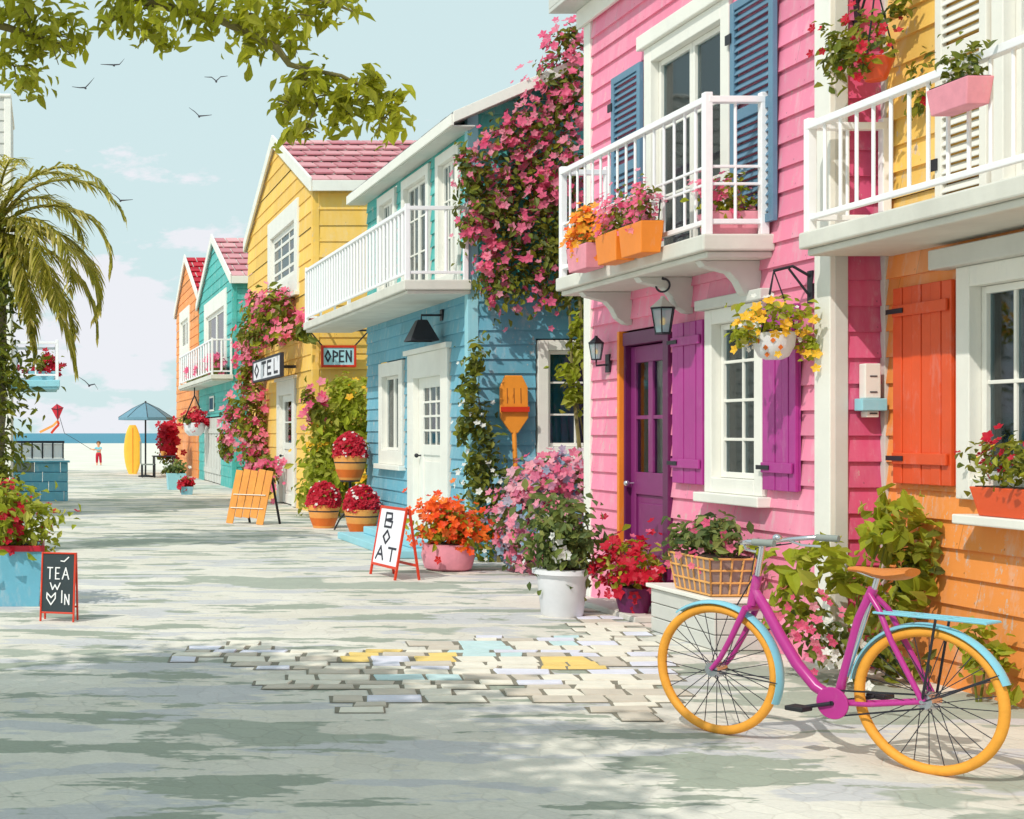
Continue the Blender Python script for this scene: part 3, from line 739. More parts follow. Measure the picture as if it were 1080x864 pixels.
window(oh, fo, 6.95, 8.27, 1.12, 2.46, 2, 2, .12, 'white', False, 'curtain_teal', leaves=2, cw=.46)
mb = MB(); fbox(mb, fo, 6.9, 8.42, 2.462, 2.58, -.01, .12); mb.build('window_hood', 'grey_white', oh, bevel=.008)
w_ = window(oh, fo, 6.9, 7.96, 2.8, 4.6, 1, 2, .1, 'white', False, 'curtain', leaves=2, cw=.15)
louver_shutter(oh, fo, 7.98, 8.44, 2.84, 4.62, 'white', 'iron', label='white louvred shutter')
balcony(oh, fo, 5.3, 9.0, 2.66, 2.765, .58, 3.43, 'slab', .17, near_end=True)
mb = MB(); fbox(mb, fo, 5.6, 8.12, .985, 1.04, .003, .17); mb.build('window_shelf', 'white', oh, bevel=.008)

# ---- blue house ------------------------------------------------------
bh = thing('house', 'blue house with teal upper storey, slatted balcony and sloping white eave', 'house', (5, 16.85, 0))
B0, B1, BZ = 16.85, 22.2, 5.28
def rake(z): return (5.0 + max(0, (z - BZ) / .43), 12.0 - max(0, (z - BZ) / .43))
lo_open = [(17.6, 19.6, .18, 2.58), (19.86, 21.3, 1.03, 2.55)]
up_open = [(17.15, 18.2, 3.32, 5.02), (18.5, 19.95, 3.32, 5.04), (20.3, 21.4, 3.32, 5.04)]
mb = MB(); siding(mb, f5, B0 + .1, B1, 0, 3.23, lo_open, .17); mb.build('lower_wall', 'blue', bh)
mb = MB(); siding(mb, f5, B0 + .1, B1, 3.23, BZ, up_open, .17); mb.build('upper_wall', 'teal', bh)
cb = CF(16.85)
mb = MB(); siding(mb, cb, 5.1, 12, 0, 3.23, [(5.78, 7.1, 1.2, 2.62)], .17); mb.build('end_wall', 'blue', bh)
mb = MB(); siding(mb, cb, 5.1, 12, 3.23, 6.8, (), .17, lim=rake); mb.build('end_wall', 'teal', bh)
mb = MB(); fbox(mb, f5, B0 - .025, B0 + .1, 0, BZ, -.01, .03); mb.build('corner_board', 'sky_paint', bh, bevel=.005)
mb = MB(); fbox(mb, cb, 5.0, 5.1, 0, BZ, -.01, .024); mb.build('corner_board', 'sky_paint', bh, bevel=.005)
walls_shell(bh, 5, 12, B0, B1, BZ, 'blue')
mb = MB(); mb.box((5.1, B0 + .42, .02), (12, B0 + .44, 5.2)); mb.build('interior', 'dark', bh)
for s in (1, -1):
    o_ = (4.75, B0 - .28, BZ - .09) if s > 0 else (12.25, B0 - .28, BZ - .09)
    tiles(bh, 'roof', o_, (0, B1 - B0 + .45, 0), (s * 3.75, 0, 3.75 * .43), 20, 12, 'tile_grey')
    g = MB(); a = Vector((o_[0] - s * .02, B0 - .30, o_[2] - .07)); b = Vector((8.5, B0 - .30, o_[2] - .07 + 3.77 * .43))
    g.prism([a, b, b + Vector((0, 0, .13)), a + Vector((0, 0, .13))], (0, .03, 0)); g.build('bargeboard', 'white', bh, bevel=.004)
g = MB(); g.box((4.70, B0 - .29, BZ - .19), (4.735, B1 + .17, BZ - .06)); g.build('fascia', 'white', bh, bevel=.004)
g = MB(); g.box((4.737, B0 - .26, BZ - .2), (4.99, B1 + .15, BZ - .185)); g.build('soffit', 'grey_white', bh)
balcony(bh, f5, 16.75, 23.35, 3.19, 3.31, .8, 4.16, 'slab', .19, bal=.02)
def white_door(house, f, u0, u1, z0, z1, trim, glass_from, mat='white', cols=3, rows=4):
    ua, ub = u0, u1
    mb = MB(); frame_boxes(mb, f, ua, ub, z0, z1, trim, -.12, .05, False); fbox(mb, f, ua - .08, ub + .08, z1 + .002, z1 + .07, 0, .09); mb.build('door_frame', mat, house, bevel=.006)
    ia, ib = ua + trim + .004, ub - trim - .004; st_ = (ib - ia) * .16
    mb = MB(); fbox(mb, f, ia, ia + st_, z0 + .01, z1 - trim, -.08, -.03); fbox(mb, f, ib - st_, ib, z0 + .01, z1 - trim, -.08, -.03)
    for a, b in ((z0 + .01, z0 + .2), (glass_from - .14, glass_from), (z1 - trim - .14, z1 - trim)): fbox(mb, f, ia + st_, ib - st_, a, b, -.08, -.03)
    fbox(mb, f, ia + st_, ib - st_, z0 + .2, glass_from - .14, -.08, -.05); fbox(mb, f, ia + st_ + .06, ib - st_ - .06, z0 + .28, glass_from - .22, -.049, -.036)
    d = mb.build('door', mat, house, bevel=.006)
    g = MB(); fbox(g, f, ia + st_, ib - st_, glass_from, z1 - trim - .14, -.06, -.055); g.build('pane', 'glass', d)
    g = MB(); a, b = ia + st_, ib - st_
    for c_ in range(1, cols): u = a + (b - a) * c_ / cols; fbox(g, f, u - .014, u + .014, glass_from, z1 - trim - .14, -.068, -.04)
    for r_ in range(1, rows): z = glass_from + (z1 - trim - .14 - glass_from) * r_ / rows; fbox(g, f, a, b, z - .014, z + .014, -.07, -.038)
    g.build('glazing_bar', mat, d)
    g = MB(); g.tube([f(ib - st_ / 2, z0 + 1.0, -.03), f(ib - st_ / 2, z0 + 1.0, .01)], .01); g.ball(f(ib - st_ / 2, z0 + 1.0, .03), .03); g.build('handle', 'iron', d, True)
white_door(bh, f5, 17.62, 19.58, .2, 2.56, .32, 1.35)
window(bh, f5, 19.88, 21.28, 1.05, 2.53, 1, 1, .2, 'white', True, 'curtain', leaves=2, cw=.5)
for a, b in ((17.17, 18.18), (18.52, 19.93), (20.32, 21.38)):
    window(bh, f5, a, b, 3.34, 5.02, 2, 3, .13, 'white', False, 'curtain', leaves=2, cw=.35)
window(bh, cb, 5.80, 7.08, 1.22, 2.6, 3, 3, .12, 'white', True, 'curtain_teal', cw=.42)
mb = MB(); mb.box((4.12, 16.95, .004), (4.96, 20.2, .1)); mb.box((4.42, 17.3, .102), (4.96, 19.9, .2)); mb.build('doorstep', 'sky_paint', bh, bevel=.012)

# ---- gabled houses facing the street --------------------------------
def gable_house(label, y0, y1, eave, apex, wall, side, tile, depth=5., bh_=.3, opens=(), ov=.06):
    h = thing('house', label, 'house', (5, y0, 0)); ym = (y0 + y1) / 2; sl = (apex - eave) / (ym - y0)
    lim = lambda z: (y0 + max(0, (z - eave) / sl), y1 - max(0, (z - eave) / sl))
    mb = MB(); siding(mb, f5, y0 + .12, y1, 0, apex, opens, bh_, .02, lim); mb.build('street_wall', wall, h)
    c = CF(y0); mb = MB(); siding(mb, c, 5.1, 5 + depth, 0, eave, (), bh_, .02); mb.build('side_wall', side, h)
    mb = MB(); fbox(mb, f5, y0 - .02, y0 + .12, 0, eave, -.01, .03); mb.build('corner_board', wall, h, bevel=.006)
    mb = MB(); fbox(mb, c, 5.0, 5.1, 0, eave, -.01, .024); mb.build('corner_board', side, h, bevel=.006)
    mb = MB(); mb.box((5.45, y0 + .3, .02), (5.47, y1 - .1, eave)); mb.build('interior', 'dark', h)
    mb = MB(); mb.box((5.1, y1 - .02, 0), (5 + depth, y1, eave)); mb.build('back_wall', side, h)
    mb = MB(); mb.prism([(5 + depth, y0, 0), (5 + depth, y1, 0), (5 + depth, y1, eave), (5 + depth, ym, apex), (5 + depth, y0, eave)], (.02, 0, 0)); mb.build('back_wall', side, h)
    for s in (1, -1):
        ya = y0 if s > 0 else y1; ex_ = .14
        o_ = (5 - ov, ya - s * ex_, eave - ex_ * sl + .03)
        tiles(h, 'roof', o_, (depth + ov + .3, 0, 0), (0, s * (ym - y0 + ex_), (ym - y0 + ex_) * sl), 14, 7, tile, .04)
        a = Vector((5 - ov - .05, ya - s * (ex_ + .02), eave - (ex_ + .02) * sl - .12)); b = Vector((5 - ov - .05, ym, apex - .1))
        g = MB(); g.prism([a, b, b + Vector((0, 0, .26)), a + Vector((0, 0, .26))], (.045, 0, 0)); g.build('bargeboard', 'white', h, bevel=.006)
        g = MB(); yy = ya - s * (ex_ + .04); g.box((5 - ov, yy - .02, eave - (ex_ + .02) * sl - .12), (5 + depth + .2, yy + .02, eave - (ex_ + .02) * sl + .08)); g.build('fascia', 'white', h, bevel=.006)
    return h
yh = gable_house('yellow gabled house with pink tiled roof beside the teal balcony house', 26.7, 35.4, 6.2, 7.85, 'yellow', 'yellow', 'tile_pink', opens=[(28.2, 32.0, 4.32, 6.18), (28.5, 30.8, 0, 2.62)])
window(yh, f5, 28.2, 32.0, 4.32, 6.18, 3, 4, .38, 'white', True, 'curtain_teal', bar=.06, cw=.32)
white_door(yh, f5, 28.55, 30.75, .02, 2.6, .3, 1.3, cols=1, rows=2)
teh = gable_house('small teal gabled house with pink roof and white flower balcony', 38.3, 46.8, 5.7, 7.3, 'teal', 'teal', 'tile_pink', opens=[(39.5, 45.0, 3.1, 5.55), (40.9, 45.2, 0, 2.0)])
window(teh, f5, 39.5, 45.0, 3.12, 5.55, 1, 1, .45, 'white', False, 'curtain', bar=.06, leaves=2, cw=.3)
balcony(teh, f5, 38.2, 47.6, 2.96, 3.08, .62, 4.02, 'slab', .62, bal=.03)
mb = MB()
for i in range(12): fbox(mb, f5, 40.9 + i * .36, 41.22 + i * .36, .03, 1.96, -.04, .0 + .01 * (i % 2))
for z in (.3, 1.5): fbox(mb, f5, 40.95, 45.1, z, z + .14, .012, .04)
mb.build('plank_door', 'grey_white', teh, bevel=.006)
mb = MB(); fbox(mb, f5, 42.4, 43.5, 2.16, 2.62, .022, .05); tw = mb.build('vent_window', 'white', teh, bevel=.01)
mb = MB(); fbox(mb, f5, 42.5, 43.4, 2.22, 2.56, .051, .056); mb.build('pane', 'dark', tw)
orh = gable_house('narrow orange gabled house with red roof at the beach end', 46.9, 55.0, 6.1, 7.75, 'orange', 'orange', 'tile_red', opens=[(49.8, 53.4, 4.2, 6.0)])
window(orh, f5, 49.8, 53.4, 4.2, 6.0, 1, 1, .4, 'white', False, 'curtain_teal', bar=.06, leaves=2, cw=.4)

# ---- pale house behind the palm --------------------------------------
lh = thing('house', 'pale grey house almost hidden behind the palm at left', 'house', (-.64, 25, 0))
fl = CF(25.)
mb = MB(); siding(mb, fl, -6, -.74, 0, 7.4, (), .2); mb.build('front_wall', 'grey_white', lh)
mb = MB(); mb.box((-.76, 24.97, 0), (-.64, 25.1, 7.4)); mb.build('corner_board', 'white', lh, bevel=.008)
mb = MB(); mb.box((-.7, 25.1, 0), (-.66, 27.6, 7.4)); mb.build('side_wall', 'grey_white', lh)
mb = MB(); mb.box((-6, 27.58, 0), (-.71, 27.6, 7.4)); mb.box((-6, 25.1, 0), (-5.98, 27.5, 7.4)); mb.build('back_wall', 'grey_white', lh)
mb = MB(); mb.box((-6.2, 24.94, 7.402), (-.635, 27.7, 7.46)); mb.build('roof', 'white', lh, bevel=.02)
fr = lambda u, z, d: Vector((-.64 + d, u, z))
balcony(lh, fr, 25.1, 26.9, 2.32, 2.44, .86, 3.1, 'sky_paint', .28, bal=.016)
# ================================================================== vines and bushes on the houses
def vine(name, label, cat, base, blobs, n, mat, L, flowers, stemtops, r0=.03, **k):
    t = thing(name, label, cat, base)
    plant(t, blobs, n, mat, L, flowers, **k)
    if stemtops: stems(t, base, stemtops, r0, 'bark')
    return t
# bougainvillea on the yellow house
Yb = lambda x, d=.3: YX(x, 5 - d)
bl = []
for (x, y, rx, ry) in [(272, 330, 16, 26), (292, 322, 20, 18), (285, 355, 28, 34), (275, 400, 24, 40), (302, 358, 16, 14), (268, 450, 18, 46), (284, 480, 16, 40), (330, 428, 11, 24), (250, 440, 12, 28), (322, 345, 10, 16), (296, 335, 26, 26), (266, 400, 14, 34), (270, 485, 14, 26), (262, 370, 14, 30), (240, 465, 8, 22)]:
    bl.append(pb(x, y, rx, ry, Yb(x), .35))
def keep_front(p): return p[:, 0] < 4.97
vine('bougainvillea', 'pink bougainvillea climbing the yellow house beside the small hanging letters sign', 'climber', (4.7, 32.6, 0), bl, 3400, 'leaf_mixed', .17,
     [('f_pink', 1500, .085, None)], [P(272, 420, 32.4)], .05, clip=lambda p: keep_front(p) & ~((p[:, 1] > 27.5) & (p[:, 1] < 31.9) & (p[:, 2] < 3.34) & (p[:, 2] > 1.0) & (p[:, 0] > 3.8)))
# bougainvillea on the blue end wall, up to the roof
bl = []
for (x, y, rx, ry) in [(592, 45, 16, 20), (604, 70, 16, 40), (580, 95, 26, 30), (600, 120, 22, 30), (560, 130, 30, 28), (590, 165, 32, 40), (540, 165, 30, 34), (510, 190, 22, 40), (560, 210, 44, 40), (600, 220, 22, 50), (520, 235, 30, 44), (575, 265, 40, 40), (545, 300, 34, 34), (600, 300, 30, 34), (520, 290, 18, 40), (495, 215, 10, 24), (620, 320, 14, 16), (490, 180, 12, 24), (492, 235, 10, 20), (560, 250, 40, 36), (590, 270, 30, 30)]:
    bl.append(pb(x, y, rx, ry, 16.58, .2))
vine('bougainvillea', 'tall bougainvillea with pink blossom covering the teal end wall', 'climber', (6.3, 16.4, 0), bl, 3300, 'leaf_olive', .095,
     [('f_pink', 950, .056, bl[:9] + bl[14:15] + bl[17:19]), ('f_pink', 230, .055, bl[9:14])], [P(596, 230, 16.6), P(600, 110, 16.6)], .03, clip=lambda p: p[:, 1] < 16.80, spread=.42, clump=16)
# thin green creepers lower down the corner
bl = [pb(x, y, rx, ry, 16.55, .14) for (x, y, rx, ry) in [(498, 378, 14, 16), (492, 410, 12, 22), (506, 440, 16, 26), (515, 480, 18, 30), (520, 525, 22, 36), (518, 570, 26, 22), (488, 450, 8, 30), (500, 500, 14, 30)]]
vine('creeper', 'thin olive creeper climbing the corner of the blue house', 'climber', (5.25, 16.5, 0), bl, 1000, 'leaf_olive', .10, [('f_white', 60, .04, None)], [P(505, 420, 16.7), P(515, 480, 16.7)], .02, clip=lambda p: (p[:, 1] < 16.8), clump=14, spread=.42)
bl = [pb(x, y, rx, ry, 16.45, .16) for (x, y, rx, ry) in [(596, 390, 18, 14), (612, 372, 12, 14), (605, 420, 14, 16), (612, 345, 16, 16)]]
vine('creeper', 'lime green creeper trailing over the window on the blue end wall', 'climber', (6.6, 16.5, 0), bl, 420, 'leaf_lime', .10, [], [P(604, 400, 16.7)], .02, clip=lambda p: (p[:, 1] < 16.72), clump=14)
# yellow flowering bush beside the yellow wall
bl = [pb(x, y, rx, ry, 25.6, .8) for (x, y, rx, ry) in [(362, 440, 26, 34), (345, 480, 26, 40), (375, 500, 22, 44), (335, 515, 18, 30), (366, 415, 16, 20), (385, 460, 12, 40)]]
t = vine('shrub', 'big olive shrub with yellow flowers under the pale blue sign', 'shrub', (5.2, 25.6, 0), bl, 3300, 'leaf_lime', .15, [('f_yellow', 190, .075, None)], [P(350, 480, 25.6), P(372, 470, 25.6), P(362, 440, 25.6)], .05)
# hydrangea in the alley
bl = [pb(x, y, rx, ry, 15.3, .5) for (x, y, rx, ry) in [(575, 520, 40, 34), (552, 545, 26, 34), (598, 505, 24, 28), (580, 560, 36, 34), (556, 575, 24, 22)]]
t = vine('hydrangea', 'rounded hydrangea bush with pink and blue blossom behind the white urn', 'shrub', (5.35, 15.3, 0), bl, 900, 'leaf_dark', .12, [('f_hyd', 2300, .055, None)], [P(565, 560, 15.3), P(590, 540, 15.3), P(575, 530, 15.3)], .02, clump=16)
# large leaved plant at the corner of pink and orange
bl = [pb(x, y, rx, ry, 8.62, .2) for (x, y, rx, ry) in [(942, 530, 26, 18), (935, 570, 34, 26), (955, 600, 34, 30), (905, 610, 22, 24), (930, 640, 30, 26), (836, 600, 26, 20), (850, 585, 22, 14), (842, 640, 26, 26), (968, 560, 16, 16)]]
t = thing('shrub', 'leafy lime shrub with large leaves at the foot of the white corner post', 'shrub', (4.85, 8.55, 0))
cl_ = lambda p: ((p[:, 0] < 4.95) | ((p[:, 1] < 8.98) & (p[:, 0] < 5.28)))
plant(t, bl, 400, 'leaf_lime', .13, [], W=.065, clump=9, spread=.46, clip=cl_)
plant(t, [pb(x, y, rx, ry, 8.55, .2) for (x, y, rx, ry) in [(970, 610, 34, 54), (850, 670, 30, 30), (890, 685, 40, 30), (940, 690, 40, 30)]], 420, 'leaf_olive', .085, [('f_white', 34, .032, [pb(885, 680, 40, 36, 8.4, .2)]), ('f_pink', 44, .03, [pb(850, 650, 34, 50, 8.45, .2)])], clump=12, clip=cl_)
stems(t, (4.85, 8.55, 0), [P(935, 570, 8.6), P(905, 610, 8.6), P(955, 600, 8.6), P(840, 600, 8.6), P(850, 640, 8.6), P(940, 540, 8.6)], .014)
t = thing('weed', 'small lime sprig growing at the foot of the orange wall', 'plant', (5.2, 7.9, 0))
plant(t, [(5.17, 7.9, .3, .09, .14, .2), (5.2, 7.75, .2, .08, .1, .18)], 90, 'leaf_lime', .09, [], clump=10); stems(t, (5.2, 7.9, 0), [(5.15, 7.9, .4), (5.2, 7.8, .3)], .008)
# red flowering shrub by the far orange house
t = thing('shrub', 'slim shrub of crimson flowers beside the parasol table', 'shrub', (4.35, 50, 0))
plant(t, [pb(178, 462, 9, 15, 50, .35), pb(173, 475, 7, 12, 50, .3), pb(180, 490, 8, 14, 50, .3)], 330, 'leaf_olive', .18, [('f_red', 260, .14, [pb(178, 462, 9, 17, 49.9, .35)])])
stems(t, (4.35, 50, 0), [P(178, 470, 50), P(174, 478, 50)], .04)

# ================================================================== pots
def pot(name, label, cat, x, y, z, prof, mat, fol, r, h, nl, L, flowers, n=24, lift=0, soil=True, rimmat=None, group=None, flat=1.0, up=.5, bands=None):
    """prof: list of (r,z) relative; foliage dome of radius r, height h over the pot mouth"""
    t = thing(name, label, cat, (x, y, z), group)
    MB().lathe(prof, (x, y, z), n).build('pot', mat, t, n != 4, bevel=.006 if n == 4 else 0)
    top = max(p[1] for p in prof); rt = prof[-1][0]
    MB().lathe([(rt * .9, top - .02), (rt * .6, top + .012)], (x, y, z), n).build('soil', 'soil', t)
    for (b0, b1, zz, hh, bm) in (bands or []):
        MB().lathe([(b0, zz), (b0 * .5 + b1 * .5, zz + hh * .5), (b1, zz + hh)], (x, y, z), n, cap=False).build('band', bm, t, True)
    plant(t, [(x, y, z + top + h * .45, r, r * flat, h * .62)], nl, fol, L, flowers, up=up, clump=12)
    return t
# urn by the pink corner
x, y = 4.22, 11.66
t = pot('planter', 'tall white fluted urn holding a rounded bush with white flowers', 'planter', x, y, 0, [(.15, 0), (.165, .02), (.195, .3), (.21, .345), (.235, .35), (.235, .385), (.215, .39)], 'pot_white', 'leaf_dark', .29, .62, 900, .085,
        [('f_white', 24, .04, None), ('f_white', 14, .05, [(x - .12, y - .2, .62, .09, .06, .1)])], lift=.0)
stems(t, (x, y, .38), [(x - .1, y, .85), (x + .1, y, .85), (x, y + .05, .9)], .012)
# pink pot with orange flowers
x, y = 4.38, 15.55
pot('flower_pot', 'squat pink pot of orange and red flowers next to the blue house step', 'flower pot', x, y, 0, [(.20, 0), (.25, .03), (.285, .16), (.27, .27), (.275, .29)], 'pot_pink', 'leaf_lime', .33, .42, 420, .09, [('f_orange', 420, .05, None)])
# clay pots of red flowers: two on the ground and one on an iron stand
def clay(label, x, y, z):
    p = [(.155, 0), (.165, .015), (.215, .16), (.245, .30), (.262, .37), (.25, .375)]
    t = pot('flower_pot', label, 'flower pot', x, y, z, p, 'terracotta', 'leaf_olive', .22, .22, 160, .06, [], bands=[(.163, .222, .013, .15, 'clay_dark'), (.2385, .2425, .26, .02, 'ink')], group='clay pots of red flowers')
    d = unit(rng.normal(size=(1100, 3))); d = d[d[:, 2] > -.05]; c = np.array([x, y, z + .37])
    q = c + d * np.array([.265, .265, .36]) * (.86 + .14 * rng.random((len(d), 1))); flower_mesh('blossoms', t, 'f_red', q, d * 1.6, .042)
    d = d[rng.permutation(len(d))[:24]]; flower_mesh('blossoms', t, 'f_white', c + d * np.array([.28, .28, .375]), d * 2, .026)
    return t
clay('striped clay pot of crimson flowers at ground level, nearest the yellow shrub', 4.37, 22.5, 0)
clay('striped clay pot of crimson flowers on the ground, behind the upright letters board', 5.0 - .05 - .25, 22.0, 0) if False else clay('striped clay pot of crimson flowers on the ground, behind the upright white board', 4.66, 21.1, 0)
st_x, st_y, st_z = 4.66, 21.9, .78
clay('striped clay pot of crimson flowers raised on the black iron stand', st_x, st_y, st_z)
t = thing('plant_stand', 'black iron plant stand with splayed feet between two clay pots', 'plant stand', (st_x, st_y, 0))
MB().tube([(st_x, st_y, .05), (st_x, st_y, st_z - .02)], .022).build('pole', 'iron', t, True)
MB().lathe([(.15, st_z - .025), (.15, st_z - .001)], (st_x, st_y, 0)).build('tray', 'iron', t)
for k in range(3):
    a = R(30 + 120 * k); MB().tube([(st_x, st_y, .36), (st_x + .17 * math.cos(a), st_y + .17 * math.sin(a), .16), (st_x + .25 * math.cos(a), st_y + .25 * math.sin(a), .005)], .014).build('leg', 'iron', t, True)
# white hanging bowl on the pink wall
def bracket_arm(t, wall, tip, mat='iron'):
    w_, p = Vector(wall), Vector(tip)
    mb = MB(); mb.tube([w_, w_ + (p - w_) * .5 + Vector((0, 0, .05)), p], .010); mb.tube([w_ + Vector((0, 0, -.14)), w_ + (p - w_) * .6 + Vector((0, 0, .03))], .008)
    mb.box((min(w_.x, w_.x) - .012, w_.y - .03, w_.z - .17), (w_.x + .0, w_.y + .03, w_.z + .04)); return mb.build('bracket', mat, t, True)
def hanging(name, label, x, y, z, prof, mat, fol, r, h, nl, L, flowers, wall, hook_z, n=20, spill=True):
    t = thing(name, label, 'hanging basket', (x, y, z))
    MB().lathe(prof, (x, y, z), n).build('pot', mat, t, True)
    rt = prof[-1][0]; top = prof[-1][1]
    MB().lathe([(rt * .92, top - .02), (rt * .5, top + .015)], (x, y, z), n).build('soil', 'soil', t)
    b = [(x, y, z + top + h * .35, r, r, h * .6)]
    if spill: b += [(x - .2, y, z + top - .02, r * .6, r * .6, h * .4), (x + .22, y - .05, z + top - .08, r * .5, r * .5, h * .55)]
    plant(t, b, nl, fol, L, flowers, clump=10, clip=lambda p: p[:, 0] < wall[0] - .03 if abs(wall[0] - x) > .05 else p[:, 1] < wall[1] - .03)
    for k in range(3):
        a = R(90 + 120 * k); MB().tube([(x + rt * math.cos(a), y + rt * math.sin(a), z + top), (x, y, hook_z)], .005, 6).build('chain', 'iron', t, True)
    bracket_arm(t, wall, (x, y, hook_z))
    return t
t = hanging('hanging_basket', 'white bowl with orange flower motif hanging on the pink wall by the window', 4.74, 9.28, 1.98, [(.05, 0), (.09, .02), (.125, .09), (.135, .17), (.13, .175)], 'pot_white', 'leaf_lime', .20, .26, 300, .06, [('f_yellow', 50, .035, None), ('f_white', 30, .02, None)], (4.985, 9.28, 2.52), 2.56)
mo = MB()
for (a, z) in ((-.075, .12), (-.03, .075), (.015, .12), (.06, .075), (-.03, .03)):
    r_ = .1 + .2 * 0
    c_ = Vector((4.74, 9.28, 0)); ang = R(234) + a * 8
    rr = np.interp(z, [0, .02, .09, .17], [.05, .09, .125, .135]) + .003
    p = Vector((4.74 + rr * math.cos(ang), 9.28 + rr * math.sin(ang), 1.98 + z)); nn = Vector((math.cos(ang), math.sin(ang), -.2)).normalized(); tt = Vector((-math.sin(ang), math.cos(ang), 0)); bb = nn.cross(tt)
    mo.prism([p + tt * .016 + nn * .001, p + bb * .018 + nn * .001, p - tt * .016 + nn * .001, p - bb * .018 + nn * .001], nn * .004)
mo.build('flower_motif', 'clay_dark', t)
t = hanging('hanging_basket', 'orange pot of dark foliage and red flowers hanging above the white corner post', 5.08, 8.72, 3.66, [(.05, 0), (.06, .005), (.10, .12), (.105, .13), (.1, .135)], 'red_orange', 'leaf_mixed', .23, .40, 520, .065, [('f_red', 46, .03, None)], (5.14, 9.03, 4.22), 4.26)
plant(t, [(5.33, 8.6, 3.62, .14, .1, .2), (4.86, 8.7, 3.86, .13, .1, .16), (5.16, 8.68, 4.12, .12, .1, .14)], 240, 'leaf_mixed', .06, [('f_red', 14, .03, None)], clump=8, clip=lambda p: (p[:, 1] < 9.0) & (p[:, 0] < 5.31 + 9))
# flower planters on the pink balcony
def trough(name, label, cat, c, sx_, sy_, sz_, mat, fol, nl, L, flowers, h, group=None, taper=.85, rim=None, spill=0, extra=None, slats=False):
    x, y, z = c; t = thing(name, label, cat, c, group)
    mb = MB(); a, b = sx_ / 2 * taper, sy_ / 2 * taper; A, B = sx_ / 2, sy_ / 2
    mb.hexa([(x - a, y - b, z), (x + a, y - b, z), (x + a, y + b, z), (x - a, y + b, z), (x - A, y - B, z + sz_), (x + A, y - B, z + sz_), (x + A, y + B, z + sz_), (x - A, y + B, z + sz_)])
    mb.build('box', mat, t, bevel=.006)
    mb = MB(); mb.box((x - A * .9, y - B * .9, z + sz_ - .015), (x + A * .9, y + B * .9, z + sz_ + .006)); mb.build('soil', 'soil', t)
    if rim:
        mb = MB()
        for (p, q) in (((x - A - .015, y - B - .015), (x + A + .015, y - B + .01)), ((x - A - .015, y + B - .01), (x + A + .015, y + B + .015)), ((x - A - .015, y - B + .0101), (x - A + .01, y + B - .0101)), ((x + A - .01, y - B + .0101), (x + A + .015, y + B - .0101))):
            mb.box((p[0], p[1], z + sz_ - .04), (q[0], q[1], z + sz_ + .012))
        mb.build('rim', rim, t, bevel=.006)
    plant(t, [(x, y, z + sz_ + h * .35, A * 1.1, B * 1.05, h * .65)] + (extra or []), nl, fol, L, flowers, clump=10)
    return t
trough('flower_pot', 'pink pot of orange and yellow flowers hung on the white balcony rail', 'flower pot', (4.40, 11.62, 2.83), .17, .44, .2, 'pot_pink', 'leaf_olive', 130, .06, [('f_sunny', 260, .038, None)], .26)
for i, Yp in enumerate((11.02, 10.56)):
    trough('flower_box', ['orange flower box hung on the white balcony rail beside the pink pot', 'orange flower box hung on the white balcony rail, second from the pink pot'][i], 'flower box', (4.405, Yp, 2.82), .17, .42, .23, 'orange_trim', 'leaf_mixed', 170, .055, [('f_pink', 150, .03, None)], .30, 'orange boxes on the pink balcony')
trough('flower_box', 'long pink flower box at the near end of the white balcony', 'flower box', (4.77, 9.95, 2.872), .36, .2, .17, 'pot_pink', 'leaf_lime', 260, .055, [('f_pink', 150, .028, None), ('f_white', 20, .018, None)], .26)
trough('flower_box', 'small pink flower box hooked on the orange house railing', 'flower box', (4.72, 7.36, 3.17), .14, .34, .14, 'pot_pink', 'leaf_olive', 170, .05, [('f_white', 30, .016, None)], .22)
trough('flower_box', 'red orange flower box on the white shelf under the window', 'flower box', (5.235, 7.52, 1.042), .12, .94, .16, 'red_orange', 'leaf_mixed', 420, .055, [('f_red', 70, .03, None), ('f_yellow', 20, .022, None)], .34, extra=[(5.2, 7.6, 1.35, .12, .4, .12)])
for (Yp, i) in ((39.6, 0), (42.2, 1), (45.0, 2)):
    trough('flower_box', ['green flower box with pink blossom at the near end of the far teal balcony', 'green flower box with pink blossom halfway along the far teal balcony', 'green flower box with pink blossom at the far end of the far teal balcony'][i], 'flower box', (4.62, Yp, 3.082), .3, 2.0, .2, 'stem', 'leaf_olive', 150, .14, [('f_pink', 130, .09, None)], .35, 'flower boxes on the far teal balcony')
trough('flower_box', 'red flowers in a box on the small balcony behind the palm', 'flower box', (-.1, 25.4, 2.442), .5, .3, .16, 'sky_paint', 'leaf_lime', 160, .09, [('f_red', 130, .06, None)], .32)
for o in [q for q in COL.objects if q.parent is None and q.get('category') in ('flower box', 'flower pot') and abs(q.location.x - 4.4) < .02 and q.location.z > 2.7]:
    for dy in (-.12, .12):
        yy = o.location.y + dy; MB().tube([(4.48, yy, 2.98), (4.50, yy, 3.235), (4.555, yy, 3.235), (4.555, yy, 3.19)], .006, 6).build('hook', 'iron', o, True)
